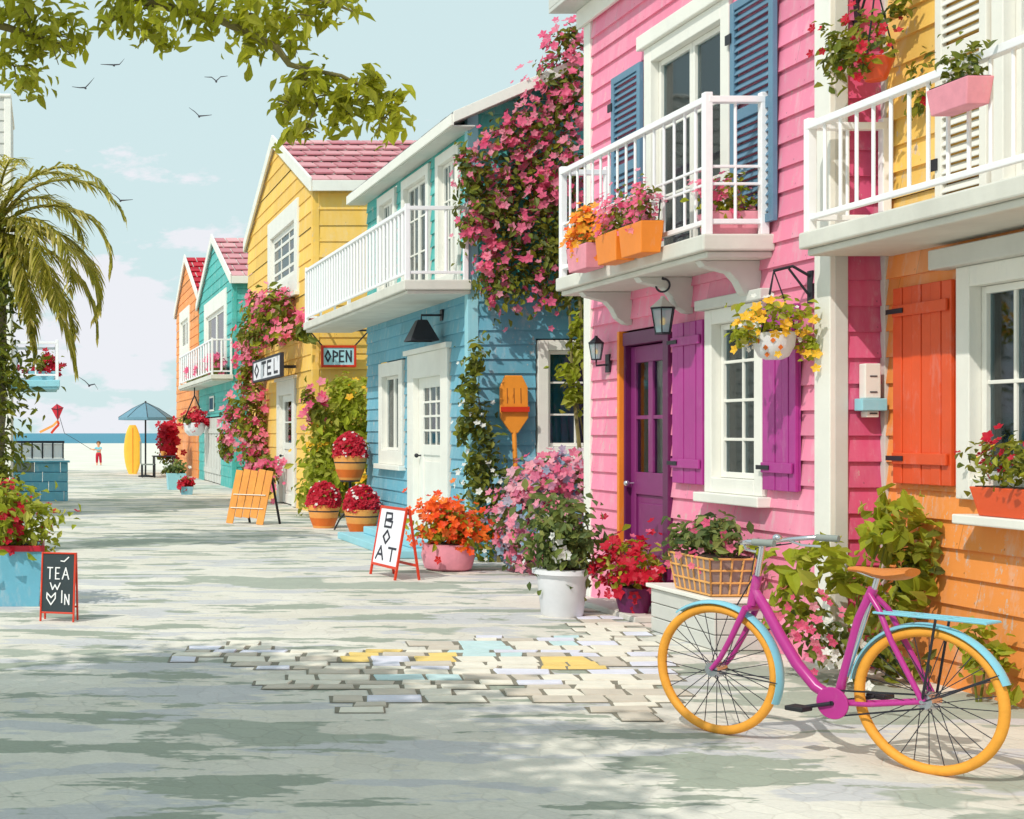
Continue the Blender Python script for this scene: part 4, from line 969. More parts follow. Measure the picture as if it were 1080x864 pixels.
# bench in front of the door with cane trough and red flowers
t = thing('plinth', 'low white wooden plinth under the cane trough beside the purple door', 'plinth', (4.73, 10.4, 0))
mb = MB()
for k in range(3): mb.box((4.575, 9.76, .008 + k * .108), (4.915, 10.78, .008 + k * .108 + .102))
mb.build('base', 'grey_white', t, bevel=.006)
mb = MB(); mb.box((4.55, 9.72, .334), (4.94, 10.82, .364)); mb.build('top', 'white', t, bevel=.006)
c = (4.72, 10.12, .366); t = thing('planter', 'grey trough wrapped in pale cane lattice with green leaves and pink buds', 'planter', c)
mb = MB(); x, y, z = c; a, b, A, B, H = .12, .27, .155, .32, .27
mb.hexa([(x - a, y - b, z), (x + a, y - b, z), (x + a, y + b, z), (x - a, y + b, z), (x - A, y - B, z + H), (x + A, y - B, z + H), (x + A, y + B, z + H), (x - A, y + B, z + H)]); mb.build('box', 'pot_grey', t, bevel=.01)
mb = MB()
def edge(u, v, k):   # k: lerp height
    aa, bb = a + (A - a) * k + .004, b + (B - b) * k + .004; return (x + u * aa, y + v * bb, z + H * k)
for k in (.04, .36, .68, .98):
    for (p, q) in (((-1, -1), (1, -1)), ((-1, -1), (-1, 1)), ((1, -1), (1, 1)), ((-1, 1), (1, 1))): mb.tube([edge(*p, k), edge(*q, k)], .0075, 6)
for i in range(8):
    v = -1 + 2 * i / 7; mb.tube([edge(-1, v, .02), edge(-1, v, .99)], .007, 6)
for i in range(5):
    u = -1 + 2 * i / 4; mb.tube([edge(u, -1, .02), edge(u, -1, .99)], .007, 6)
mb.build('lattice', 'wicker', t, True)
mb = MB(); mb.box((x - A * .9, y - B * .9, z + H - .01), (x + A * .9, y + B * .9, z + H + .01)); mb.build('soil', 'soil', t)
plant(t, [(x, y, z + H + .1, .2, .36, .17), (x - .02, y - .15, z + H + .18, .14, .2, .14), (x - .05, y + .28, z + H + .05, .15, .16, .16)], 560, 'leaf_dark', .075, [('f_pink', 46, .032, None)], clump=10)
c = (4.72, 11.32, .056)
t = pot('flower_pot', 'dark pot of crimson flowers at the foot of the purple door', 'flower pot', 4.74, 11.5, .056, [(.11, 0), (.15, .16), (.155, .2), (.15, .2)], 'dark_purple', 'leaf_lime', .27, .36, 300, .075, [('f_red', 190, .045, None), ('f_pink', 40, .035, None)])
# left foreground planter
t = trough('planter', 'large pale blue planter with crimson rim and red flowers at the left edge', 'planter', (-.50, 12.55, 0), .92, .6, .52, 'bluewood', 'leaf_lime', 1500, .085, [('f_red', 130, .04, None)], .55, rim='crimson', taper=.93, extra=[(-.2, 12.4, .7, .3, .25, .25), (-.5, 12.4, .8, .35, .3, .25)])
# far blue planters
trough('planter', 'pale blue square planter with green bush near the far orange wall', 'planter', (3.42, 37.8, 0), .5, .5, .44, 'sky_paint', 'leaf_dark', 170, .12, [('f_white', 14, .06, None)], .36)
trough('planter', 'tiny blue box of red flowers in front of the pale planter', 'planter', (3.40, 34.7, 0), .3, .3, .2, 'blue', 'leaf_olive', 50, .09, [('f_red', 90, .07, None)], .22)
# far hanging bowl with its roof shaped hanger
x, y, z = 4.55, 44.0, 1.42
t = thing('hanging_basket', 'white bowl of crimson flowers hanging below the far teal balcony', 'hanging basket', (x, y, z))
MB().lathe([(.18, 0), (.3, .12), (.36, .38), (.35, .4)], (x, y, z), 20).build('bowl', 'pot_white', t, True)
for s_ in (1, -1): MB().tube([(x + s_ * .36, y, z + .4), (x, y, z + 1.25)], .02, 6).build('chain', 'iron', t, True)
MB().tube([(x, y, z + 1.25), (x, y, z + 1.5)], .02, 6).build('hook', 'iron', t, True)
plant(t, [(x, y, z + .5, .34, .34, .25)], 90, 'leaf_olive', .14, [('f_red', 260, .09, None), ('f_white', 20, .05, None)])

# ================================================================== lamps
def lantern(label, x, y, z, s, hang_to=None, wall=None):
    t = thing('lantern', label, 'lantern', (x, y, z))
    r1, r0, h = .075 * s, .05 * s, .16 * s
    MB().lathe([(r0, .0), (r1, h)], (x, y, z), 6, cap=True).build('glass', 'lamp_glass', t)
    mb = MB(); mb.lathe([(r0 * 1.12, -.014 * s), (r0 * 1.12, -.001)], (x, y, z), 6); mb.lathe([(r1 * 1.14, h + .001), (r1 * 1.14, h + .012 * s)], (x, y, z), 6)
    for k in range(6):
        a = 2 * math.pi * k / 6; ca, sa = math.cos(a), math.sin(a)
        mb.tube([(x + r0 * 1.03 * ca, y + r0 * 1.03 * sa, z), (x + r1 * 1.03 * ca, y + r1 * 1.03 * sa, z + h)], .005 * s, 6)
    mb.build('cage', 'iron', t)
    MB().lathe([(r1 * 1.2, h + .013 * s), (r1 * .9, h + .03 * s), (r1 * .25, h + .075 * s), (r1 * .2, h + .09 * s)], (x, y, z), 6).build('cap', 'grey_white' if hang_to else 'iron', t)
    mb = MB(); mb.tube([(x, y, z), (x, y, z + .05 * s)], .016 * s, 10); mb.build('candle', 'signwhite', t, True)
    MB().ball((x, y, z + .075 * s), .022 * s, sz=(.8, .8, 1.4)).build('flame', 'bulb', t, True)
    if hang_to:
        mb = MB(); mb.ring((x, y, z + h + .12 * s + .045 * s), (.77, -.64, 0), (0, 0, 1), .045 * s, .007 * s, 24, 6); mb.tube([(x, y, z + h + .21 * s), (x, y, hang_to)], .005, 6); mb.build('ring', 'iron', t, True)
    if wall:
        mb = MB(); mb.tube([(wall, y, z - .05), (x, y, z - .06), (x, y, z - .01)], .009, 8); mb.box((wall - .02, y - .04, z - .12), (wall, y + .04, z + .04)); mb.build('bracket', 'iron', t, True)
    return t
lantern('hexagonal lantern hanging by a ring under the balcony above the door', 4.76, 11.0, 2.28, 1.12, hang_to=2.71)
lantern('small dark wall lantern between corner post and purple door', 4.87, 12.62, 2.16, .82, wall=4.985)
x, y, z = 4.72, 17.95, 2.66
t = thing('wall_lamp', 'dark tent shaped lamp on the blue wall over the white door', 'lamp', (x, y, z))
MB().lathe([(.25, 0), (.25, .012), (.09, .26), (.07, .27)], (x, y, z), 4, cap=False).build('lamp_shade', 'iron', t)
MB().lathe([(.205, .03), (.075, .25)], (x, y, z), 4, cap=False).build('glass', 'lamp_glass', t)
MB().ball((x, y, z + .09), .07).build('bulb', 'bulb', t, True)
mb = MB(); mb.tube([(x, y, z + .25), (x, y, z + .33), (4.98, y, z + .33)], .014); mb.box((4.965, y - .05, z + .26), (4.985, y + .05, z + .4)); mb.build('bracket', 'iron', t, True)

# ================================================================== wall things and signs
# letter box on the pink side wall
t = thing('letter_box', 'white letter box with pale blue band on the pink side wall', 'letter box', (5.2, 9.03, 1.6))
mb = MB(); mb.box((5.155, 8.965, 1.72), (5.255, 9.035, 1.94)); mb.box((5.165, 8.968, 1.60), (5.245, 9.035, 1.64)); mb.build('body', 'white', t, bevel=.006)
mb = MB(); mb.box((5.125, 8.945, 1.641), (5.285, 9.036, 1.719)); mb.build('band', 'sky_paint', t, bevel=.006)
for zz in (1.76, 1.86, 1.625): MB().box((5.185, 8.961, zz - .004), (5.23, 8.9645 if zz > 1.7 else 8.9675, zz + .004)).build('slot', 'ink', t)
# paddle leaning on blue end wall
t = thing('paddle', 'orange wooden paddle standing blade up against the blue wall', 'paddle', (5.45, 16.55, 0))
c = P(543, 425, 16.66); ln = Vector((0, .12, 2.2)).normalized()
bx = c.x; zb, zt = ZY(448, 16.6), ZY(396, 16.7)
poly = [(-.04, zb - .10), (-.165, zb + .08), (-.165, zt - .14), (-.10, zt), (.10, zt), (.165, zt - .14), (.165, zb + .08), (.04, zb - .10)]
mb = MB(); mb.prism([(bx + a, 16.70 - (zt - b) * .06, b) for a, b in poly], (0, .035, 0)); bl_ = mb.build('blade', 'paddle', t, bevel=.01)
mb = MB(); mb.box((bx - .165, 16.635, zb + .15), (bx + .165, 16.66, zb + .21)); mb.build('stripe', 'signred', t)
for i in range(3):
    gx = bx - .085 + i * .08; yl = lambda z: 16.70 - (zt - z) * .06
    MB().prism([(gx, yl(zb + .25), zb + .25), (gx + .009, yl(zb + .25), zb + .25), (gx + .009, yl(zt - .15), zt - .15), (gx, yl(zt - .15), zt - .15)], (0, -.003, 0)).build('groove', 'groove', t)
MB().tube([(bx, 16.69, zb - .05), (bx, 16.58, .6), (bx, 16.55, .012)], .028, 10).build('shaft', 'paddle', t, True)
# A frame boards
def aboard(label, name, bl0, br0, H, lean, mat, face, items_fn, ink, th, leglen=.12, back=True, w_=.028, cat='sign'):
    """bl0, br0: ground points of the front panel's left and right foot as the viewer sees it"""
    A, B = Vector(bl0), Vector(br0); ex = (B - A).normalized(); W = (B - A).length; n = Vector((ex.y, -ex.x, 0))
    up = (Vector((0, 0, H)) - n * lean); L = up.length; ez = up.normalized(); nf = ex.cross(ez)
    if nf.dot(n) < 0: nf = -nf
    t = thing(name, label, cat, tuple((A + B) / 2))
    mb = MB()
    mb.beam(A, A + ez * L, w_, .022, nf); mb.beam(B, B + ez * L, w_, .022, nf)
    mb.beam(A + ez * (L - w_ / 2) + ex * w_ * .5, B + ez * (L - w_ / 2) - ex * w_ * .5, w_, .022, nf); mb.beam(A + ez * leglen + ex * w_ * .5, B + ez * leglen - ex * w_ * .5, w_, .022, nf)
    fr_ = mb.build('front_frame', mat, t, bevel=.003)
    o = A + ex * w_ * .5; pw = W - w_; ph_ = L - leglen - w_ * 1.0
    mb = MB(); p0 = A + ez * (leglen + w_ * .5) + ex * w_ * .5 - nf * .004
    mb.prism([p0, p0 + ex * pw, p0 + ex * pw + ez * ph_, p0 + ez * ph_], nf * .008); mb.build('face_board', face, t)
    mb = MB(); strokes(mb, p0 + nf * .010, ex, ez, nf, items_fn(pw, ph_), th); mb.build('lettering', ink, t)
    mb = MB(); d2 = -n * lean * 2.0
    A2, B2 = A + d2, B + d2; top = up - n * .02
    ta, tb = A + up - nf * .024, B + up - nf * .024
    mb.beam(A2, ta, w_, .022, nf); mb.beam(B2, tb, w_, .022, nf)
    for k in (.2, .93): mb.beam(A2.lerp(ta, k) + ex * w_ * .5, B2.lerp(tb, k) - ex * w_ * .5, w_, .02, nf)
    mb.build('rear_frame', mat, t, bevel=.003)
    return t
aboard('white board reading BOAT in a red folding frame on the street', 'sign_board', (3.43, 15.1, .0045), (3.53, 14.45, .0045), .73, .13, 'signred', 'signwhite',
       lambda w, h: [('B', w * .26, h * .66, w * .48, h * .24), ('O', w * .28, h * .37, w * .44, h * .22), ('A', w * .1, h * .08, w * .5, h * .22), ('T', w * .58, h * .08, w * .5, h * .22)], 'ink', .022)
aboard('black chalkboard in a red folding frame reading TEA beside the planter', 'sign_board', (-.055, 11.32, .0045), (.205, 11.25, .0045), .545, .07, 'signred', 'board',
       lambda w, h: [('~', w * .58, h * .86, w * .3, h * .08), ('T', w * .16, h * .56, w * .26, h * .19), ('E', w * .42, h * .56, w * .22, h * .19), ('A', w * .64, h * .56, w * .34, h * .19), ('W', w * .26, h * .38, w * .42, h * .11), ('V', w * .16, h * .12, w * .36, h * .2), ('I', w * .62, h * .16, w * .2, h * .2), ('N', w * .74, h * .13, w * .24, h * .17)], 'chalk', .009, leglen=.07, w_=.014)
# slatted wooden folding board further down the street
A, B = Vector((3.02, 23.6, .0045)), Vector((3.46, 23.2, .0045)); ex = (B - A).normalized(); n = Vector((ex.y, -ex.x, 0)); H = .88
t = thing('folding_board', 'honey wood slatted folding board with white crossbars before the bougainvillea', 'folding board', tuple((A + B) / 2))
top = Vector((0, 0, H)) - n * .16 + ex * .10
for i in range(5):
    p = A.lerp(B, i / 4); h0 = .12 if i in (1, 2, 3) else 0
    mb = MB(); mb.beam(p + top * h0, p + top * (1.0 + .02 * (i % 2)), .132, .02, n); mb.build('slat', 'wood', t, bevel=.004)
for k in (.3, .55): MB().beam(A + top * k + n * .018 - ex * .02, B + top * k + n * .018 + ex * .02, .025, .012, (0, 0, 1)).build('crossbar', 'white', t)
for p in (A, B): MB().beam(p + top * .97 - n * .03, p - n * .42 + ex * .12, .035, .02, n).build('leg', 'iron', t)
# OPEN sign hung on chains
t = thing('hanging_sign', 'pale blue sign reading OPEN in a red frame hanging on chains', 'sign', tuple(P(357, 376, 26.5)))
a, b = P(341, 385, 26.5), P(373, 367, 26.5)
mb = MB(); mb.box((a.x, 26.48, a.z), (b.x, 26.52, b.z)); mb.build('panel', 'signblue', t)
mb = MB(); fw = .045; frame_boxes(mb, CF(26.5), a.x - fw, b.x + fw, a.z - fw, b.z + fw, fw, -.03, .035); mb.build('frame', 'signred', t, bevel=.006)
W, Hh = b.x - a.x, b.z - a.z; mb = MB()
strokes(mb, (a.x, 26.477, a.z), (1, 0, 0), (0, 0, 1), (0, -1, 0), [('O', W * .06, Hh * .2, W * .28, Hh * .62), ('P', W * .32, Hh * .2, W * .26, Hh * .62), ('E', W * .53, Hh * .2, W * .24, Hh * .62), ('N', W * .75, Hh * .2, W * .28, Hh * .62)], .028); mb.build('lettering', 'ink', t)
for (p, q) in ((P(340, 365, 26.5), P(326.5, 349, 26.5)), (P(374, 365, 26.5), P(389, 349, 26.5))): MB().tube([p, q], .014, 6).build('chain', 'iron', t, True)
mb = MB()
mb.tube([P(325.5, 348.5, 26.5), P(390, 348.5, 26.5)], .02, 8); mb.tube([P(345, 348.5, 26.5), P(345, 348.5, 26.7)], .02, 6); mb.tube([P(380, 348.5, 26.5), P(380, 348.5, 26.7)], .02, 6); mb.build('bar', 'iron', t, True)
# OTEL sign above the yellow house door
t = thing('hotel_sign', 'white sign with dark letters OTEL over the yellow house door', 'sign', (4.9, 29.6, 2.8))
u0, u1 = 28.0, 31.6
mb = MB(); fbox(mb, f5, u0, u1, 2.66, 3.05, .36, .42); mb.build('panel', 'signwhite', t, bevel=.006)
mb = MB(); fbox(mb, f5, u0, u1, 2.62, 2.658, .355, .43); fbox(mb, f5, u0, u1, 3.052, 3.09, .355, .43); fbox(mb, f5, u1, u1 + .12, 2.62, 3.09, .355, .43); fbox(mb, f5, u0 - .08, u0, 2.62, 3.09, .355, .43); mb.build('frame', 'ink', t)
for uu in (28.4, 31.2): mb = MB(); fbox(mb, f5, uu, uu + .05, 2.8, 2.86, .035, .359); mb.build('bracket', 'iron', t)
mb = MB(); L_ = u1 - u0
strokes(mb, (4.576, u1, 2.66), (0, -1, 0), (0, 0, 1), (-1, 0, 0), [('O', L_ * .06, .07, L_ * .26, .26), ('T', L_ * .34, .07, L_ * .26, .26), ('E', L_ * .56, .07, L_ * .24, .26), ('L', L_ * .80, .07, L_ * .24, .26)], .055); mb.build('lettering', 'ink', t)
# ================================================================== bicycle
FG, RG = Vector((3.34, 7.10, 0)), Vector((3.875, 6.25, 0)); WR = .318
sd = (RG - FG).normalized(); WB = (RG - FG).length; nd = Vector((-sd.y, sd.x, 0))      # nd points away from the viewer, to the right side
def B(s, z, k=0): p = FG + sd * s + nd * k; return Vector((p.x, p.y, z + .006))
bk = thing('bicycle', 'magenta step through bicycle with amber tyres parked outside the pink house', 'bicycle', tuple((FG + RG) / 2))
def wheel(s):
    c = B(s, WR); w = MB().ring(c, sd, (0, 0, 1), WR - .026, .009, 64, 8).build('wheel', 'rim', bk, True)
    MB().ring(c, sd, (0, 0, 1), WR - .0165, .0225, 64, 10).build('tyre', 'tyre', w, True)
    mb = MB(); mb.tube([c - nd * .045, c - nd * .02, c + nd * .02, c + nd * .045], [.034, .042, .042, .034], 14); mb.tube([c - nd * .07, c + nd * .07], .009, 8); mb.build('hub', 'chrome', w, True)
    for k in range(28):
        a = 2 * math.pi * k / 28; side = 1 if k % 2 else -1; off = .22 * (1 if (k // 2) % 2 else -1)
        h = c + (sd * math.cos(a + off * 3) + Vector((0, 0, 1)) * math.sin(a + off * 3)) * .026 + nd * .03 * side
        e = c + (sd * math.cos(a) + Vector((0, 0, 1)) * math.sin(a)) * (WR - .03)
        MB().tube([h, e], .0022, 5, False).build('spoke', 'spoke', w)
    return w
wheel(0); wheel(WB)
HT, HB = (.215, .80), (.185, .655)                               # head tube top and bottom
mb = MB()
mb.tube([B(*HB), B(*HT)], .022, 12)
mb.tube([B(.195, .735), B(.25, .655), B(.33, .52), B(.41, .40), B(.50, .305), B(.60, .255)], [.022, .024, .026, .027, .027, .026], 14)       # one thick swept down tube
mb.tube([B(.60, .25), B(.665, .50), B(.70, .64), B(.765, .79)], .021, 12)
for k in (-.055, .055):
    mb.tube([B(.63, .25, k * .5), B(.78, .27, k), B(WB, WR, k)], .011, 10)
    mb.tube([B(.755, .765, k * .3), B(.81, .70, k * .7), B(.87, .57, k), B(WB, WR, k)], .0125, 10)
mb.tube([B(.60, .25, -.045), B(.60, .25, .045)], .028, 14)
mb.build('frame', 'frame', bk, True)
mb = MB()
mb.tube([B(.18, .64, -.05), B(.18, .64, .05)], .017, 10)
for k in (-.05, .05): mb.tube([B(.18, .64, k), B(.115, .50, k), B(.05, .38, k), B(0, WR, k)], [.015, .014, .012, .010], 10)
mb.build('fork', 'frame', bk, True)
mb = MB(); mb.tube([B(*HT), B(.235, .92), B(.24, .955)], .0135, 10)
mb.tube([B(.25, .945), B(.215, .965)], .016, 10)
bar = [B(.44, .985, -.27), B(.34, .985, -.265), B(.24, .97, -.17), B(.21, .962, -.06), B(.21, .962, .06), B(.24, .97, .17), B(.34, .985, .265), B(.44, .985, .27)]
mb.tube(bar, .0115, 10); hb = mb.build('handlebar', 'chrome', bk, True)
for i, j in ((0, 1), (7, 6)):
    MB().tube([bar[i] + (bar[i] - bar[j]).normalized() * .02, bar[j].lerp(bar[i], .15)], .0165, 10).build('grip', 'greystone', hb, True)
for k in (-1, 1):
    MB().tube([B(.26, .968, .185 * k), B(.30, .945, .235 * k), B(.37, .942, .275 * k)], .006, 8).build('brake_lever', 'chrome', hb, True)
MB().tube([B(.62, .30), B(.765, .775), B(.785, .845)], .0125, 10).build('seat_post', 'chrome', bk, True)
# saddle: a lofted leather seat
mb = MB(); secs = [(.655, .012, .02, .878), (.69, .022, .03, .884), (.74, .034, .038, .884), (.80, .066, .05, .882), (.86, .098, .058, .886), (.905, .102, .058, .893), (.935, .07, .04, .893)]
vs = []; nn = 12
for (s, hw, th, zt) in secs:
    for j in range(nn):
        a = 2 * math.pi * j / nn; zz = math.sin(a); vs.append(B(s, zt - th * .45 + th * .5 * (zz if zz > 0 else zz * .9), hw * math.cos(a)))
fs = [(i * nn + j, i * nn + (j + 1) % nn, (i + 1) * nn + (j + 1) % nn, (i + 1) * nn + j) for i in range(len(secs) - 1) for j in range(nn)] + [tuple(range(nn - 1, -1, -1)), tuple((len(secs) - 1) * nn + j for j in range(nn))]
mb.add(vs, fs); sa = mb.build('saddle', 'saddle', bk, True)
for k in (-.03, .03): MB().tube([B(.70, .862, k * .4), B(.78, .842, k), B(.88, .858, k)], .005, 6).build('rail', 'chrome', sa, True)
def guard(s, a0, a1, flare=0):
    c = B(s, WR); n_ = 30; vs = []; fs = []; Rg = WR + .026
    for i in range(n_ + 1):
        a = R(a0 + (a1 - a0) * i / n_); d = sd * math.cos(a) + Vector((0, 0, 1)) * math.sin(a)
        for j in range(7):
            q = (j - 3) / 3.; vs.append(c + d * (Rg - .014 * q * q) + nd * (.033 * q))
        for j in range(7):
            q = (j - 3) / 3.; vs.append(c + d * (Rg - .0035 - .014 * q * q) + nd * (.032 * q))
    for i in range(n_):
        for j in range(6):
            fs.append((i * 14 + j, i * 14 + j + 1, (i + 1) * 14 + j + 1, (i + 1) * 14 + j)); fs.append((i * 14 + 7 + j, (i + 1) * 14 + 7 + j, (i + 1) * 14 + 8 + j, i * 14 + 8 + j))
        fs.append((i * 14, (i + 1) * 14, (i + 1) * 14 + 7, i * 14 + 7)); fs.append((i * 14 + 6, i * 14 + 13, (i + 1) * 14 + 13, (i + 1) * 14 + 6))
    m_ = MB(); m_.add(vs, fs); g = m_.build('mudguard', 'guard', bk, True)
    for k in (-.05, .05):
        aa = R(a0 + 18 if s == 0 else a0 + 8); d = sd * math.cos(aa) + Vector((0, 0, 1)) * math.sin(aa)
        MB().tube([c + nd * k, c + d * (Rg - .012) + nd * (k * .6)], .0032, 6).build('stay', 'spoke', g)
guard(0, -22, 128); guard(WB, 20, 172)
mb = MB()
for k in (-.06, 0, .06): mb.tube([B(.80, .688, k), B(1.26, .690, k)], .0055, 8)
for s in (.80, .95, 1.10, 1.26): mb.tube([B(s, .689, -.065), B(s, .689, .065)], .0055, 8)
rk = mb.build('rack', 'guard', bk, True)
for k in (-.06, .06): MB().tube([B(1.06, .688, k), B(WB, WR + .01, k)], .0055, 8).build('strut', 'iron', rk, True)
mb = MB()
for k, e in ((.06, (.05, .58)), (.03, (.30, .55))): mb.tube([B(.28, .955, k * 3), B(.17, .93, k * 2), B(.165, .80, k), B(*e, k * .6)], .0032, 6)
mb.build('cable', 'rubber', bk, True)
mb = MB(); mb.ball(tuple(B(.255, .985, .10)), .022, 14, 9, (1, 1, .8)); mb.build('bell', 'chrome', hb, True)
# crank, chain guard, pedals, stand
mb = MB(); mb.tube([B(.61, .25, -.062), B(.61, .25, -.05)], .074, 28); g = mb.build('chain_guard', 'frame', bk, bevel=.004)
mb = MB(); mb.tube([B(.61, .25, -.07), B(.61, .25, .07)], .011, 10); mb.tube([B(.61, .25, -.07), B(.49, .215, -.078)], .009, 8); mb.tube([B(.61, .25, .07), B(.73, .285, .078)], .009, 8); cr = mb.build('crank', 'iron', bk, True)
for s, z, k in ((.49, .215, -.125), (.73, .285, .125)):
    p = B(s, z, k); q = MB(); q.beam(p - nd * .045, p + nd * .045, .085, .022, (0, 0, 1)); q.build('pedal', 'rubber', bk, bevel=.005)
mb = MB()
for z0_, z1_ in ((.25 + .06, WR + .03), (.25 - .06, WR - .03)): mb.beam(B(.62, z0_, -.048), B(WB, z1_, -.048), .006, .008)
mb.build('chain', 'iron', bk)

# ================================================================== far street furniture
x, y = 3.36, 48.7
t = thing('parasol', 'slate blue parasol over the far cafe table', 'parasol', (x, y, 0))
MB().tube([(x, y, .06), (x, y, 2.6)], .03).build('pole', 'iron', t, True)
MB().lathe([(.25, 0), (.25, .05), (.05, .09)], (x, y, 0)).build('base', 'iron', t)
mb = MB()
nr = 8
ring0 = [(x + .93 * math.cos(2 * math.pi * k / nr), y + .93 * math.sin(2 * math.pi * k / nr), 2.04) for k in range(nr)]; ring1 = [(x + .45 * math.cos(2 * math.pi * k / nr), y + .45 * math.sin(2 * math.pi * k / nr), 2.35) for k in range(nr)]
ring2 = [(p[0], p[1], p[2] - .09) for p in ring0]; apex = [(x, y, 2.56)]
mb.add(ring0 + ring1 + ring2 + apex, [(k, (k + 1) % nr, nr + (k + 1) % nr, nr + k) for k in range(nr)] + [(nr + k, nr + (k + 1) % nr, 3 * nr) for k in range(nr)] + [(2 * nr + k, 2 * nr + (k + 1) % nr, (k + 1) % nr, k) for k in range(nr)])
cn_ = mb.build('canopy', 'canvas', t); cn_.modifiers.new('thickness', 'SOLIDIFY').thickness = .012
for k in range(nr): MB().tube([ring0[k], ring1[k], apex[0]], .012, 6).build('rib', 'iron', cn_)
x, y = 3.95, 48.3
t = thing('cafe_table', 'small dark cafe table under the slate parasol', 'table', (x, y, 0))
MB().box((x - .38, y - .36, .70), (x + .38, y + .36, .74)).build('table_top', 'iron', t, bevel=.008)
for a in (-.33, .33):
    for b in (-.31, .31): MB().box((x + a - .02, y + b - .02, 0.005), (x + a + .02, y + b + .02, .699)).build('leg', 'iron', t)
t = thing('cup', 'orange cup standing on the far cafe table', 'cup', (x - .05, y - .2, .74))
MB().lathe([(.05, 0), (.075, .15), (.07, .15), (.045, .02)], (x - .05, y - .2, .7405), 14).build('body', 'terracotta', t, True); MB().ring((x + .04, y - .2, .815), (1, 0, 0), (0, 0, 1), .035, .009, 18, 6).build('handle', 'terracotta', t, True)
x, y = 3.42, 48.25
t = thing('chair', 'grey slatted chair beside the far cafe table', 'chair', (x, y, 0))
MB().box((x - .24, y - .24, .42), (x + .24, y + .24, .46)).build('seat', 'greystone', t, bevel=.01)
mb = MB()
for i in range(4): mb.box((x - .27, y - .22 + i * .12, .47), (x - .24, y - .13 + i * .12, 1.16))
mb.box((x - .275, y - .23, 1.161), (x - .235, y + .24, 1.23)); mb.build('backrest', 'greystone', t, bevel=.006)
for a in (-.21, .21):
    for b in (-.21, .21): MB().box((x + a - .022, y + b - .022, .005), (x + a + .022, y + b + .022, .419)).build('leg', 'iron', t)
# surfboard
x, y = 3.12, 52.
t = thing('surfboard', 'yellow surfboard standing upright in the sand left of the table', 'surfboard', (x, y, 0))
prof = []
for i in range(25):
    q = i / 24; hw = .32 * (math.sin(math.pi * (q * .92 + .04))) ** .5; prof.append((q, hw))
mb = MB(); vs = []; fs = []; n_ = 14
for (q, hw) in prof:
    for j in range(n_):
        a = 2 * math.pi * j / n_; vs.append((x + hw * math.cos(a), y + .035 * math.sin(a) + .12 * q, -.05 + 1.85 * q))
fs = [(i * n_ + j, i * n_ + (j + 1) % n_, (i + 1) * n_ + (j + 1) % n_, (i + 1) * n_ + j) for i in range(24) for j in range(n_)] + [tuple(range(n_)), tuple(24 * n_ + j for j in range(n_))]
mb.add(vs, fs); mb.build('board', 'surf', t, True); MB().beam((x, y - .032, .05), (x, y + .07, 1.7), .02, .012, (0, 1, 0)).build('stringer', 'orange_trim', t)
# low blue wall and white railing by the beach
t = thing('low_wall', 'low blue and grey painted stone wall beside the palm trunk', 'wall', (-.4, 31.7, 0))
mb = MB(); x0, x1 = -2.2, .46
for r_ in range(4):
    xx = x0 + (r_ % 2) * -.2; mb.cur = 0
    while xx < x1:
        w = random.uniform(.5, .9); a, b = max(xx, x0), min(xx + w, x1); mb.cur = 1 if random.random() < .3 else 0
        if b - a > .05: mb.box((a + .006, 31.5 - .05 * (3 - r_), .212 * r_ + .003), (b - .006, 31.9, .212 * (r_ + 1) - .006))
        xx += w
mb.build('blocks', ['bluewood', 'greystone'], t, bevel=.012)
MB().box((x0, 31.44, .85), (x1 + .04, 31.96, .89)).build('coping', 'bluewood', t, bevel=.012)
t = thing('railing', 'short white railing with dark posts on top of the blue wall', 'railing', (-.4, 31.7, .89))
MB().box((-2.2, 31.66, .90), (.38, 31.74, .94)).build('bottom_rail', 'rail', t); MB().box((-2.2, 31.66, 1.28), (.38, 31.74, 1.33)).build('top_rail', 'iron', t)
for i in range(12):
    xx = .35 - i * .23; MB().box((xx - .016, 31.68, .941), (xx + .016, 31.72, 1.279)).build('post', 'iron', t)
MB().box((-2.2, 31.695, .95), (.36, 31.705, 1.27)).build('panel', 'rail', t)
# beach path steps / fence posts far off are left to the sand
# ---- child flying a kite ----
cx, cy = 3.6 * 66 / 66 * 0 + (104 - VX) / F * 66, 66.
t = thing('person', 'child in pale blue shirt and crimson trousers flying a kite on the beach', 'person', (cx, cy, 0))
S = .97
def skin(name, verts, edges, radii, mat, parent, root=0, sub=2):
    me = bpy.data.meshes.new(name); off = Vector(parent.location)
    me.from_pydata([Vector(v) - off for v in verts], edges, []); me.materials.append(M[mat])
    o = bpy.data.objects.new(name, me); COL.objects.link(o); o.parent = parent
    sk = o.modifiers.new('skin', 'SKIN'); sk.use_smooth_shade = True
    if not me.skin_vertices: pass
    lay = me.skin_vertices[0].data if me.skin_vertices else None
    if lay is None:
        bpy.context.view_layer.objects.active = o; bpy.ops.mesh.customdata_skin_add(); lay = me.skin_vertices[0].data
    for d, r_ in zip(lay, radii): d.radius = (r_, r_) if not isinstance(r_, tuple) else r_
    lay[root].use_root = True
    sb = o.modifiers.new('smooth', 'SUBSURF'); sb.levels = 1; sb.render_levels = sub
    return o
def K(a, b, z): return Vector((cx + a * S, cy + b * S, z * S))
V_ = [K(0, 0, .56), K(0, 0, .68), K(0, 0, .82), K(0, .0, .90), K(-.005, -.005, .98), K(-.01, -.015, 1.06), K(-.01, -.01, 1.13),
      K(-.07, 0, .52), K(-.08, -.02, .28), K(-.08, .0, .06), K(-.085, -.09, .03), K(.07, 0, .52), K(.09, .0, .28), K(.11, .03, .06), K(.115, -.06, .03),
      K(-.12, 0, .84), K(-.22, -.04, .74), K(-.33, -.06, .78), K(.12, 0, .84), K(.05, -.14, .72), K(-.16, -.14, .76)]
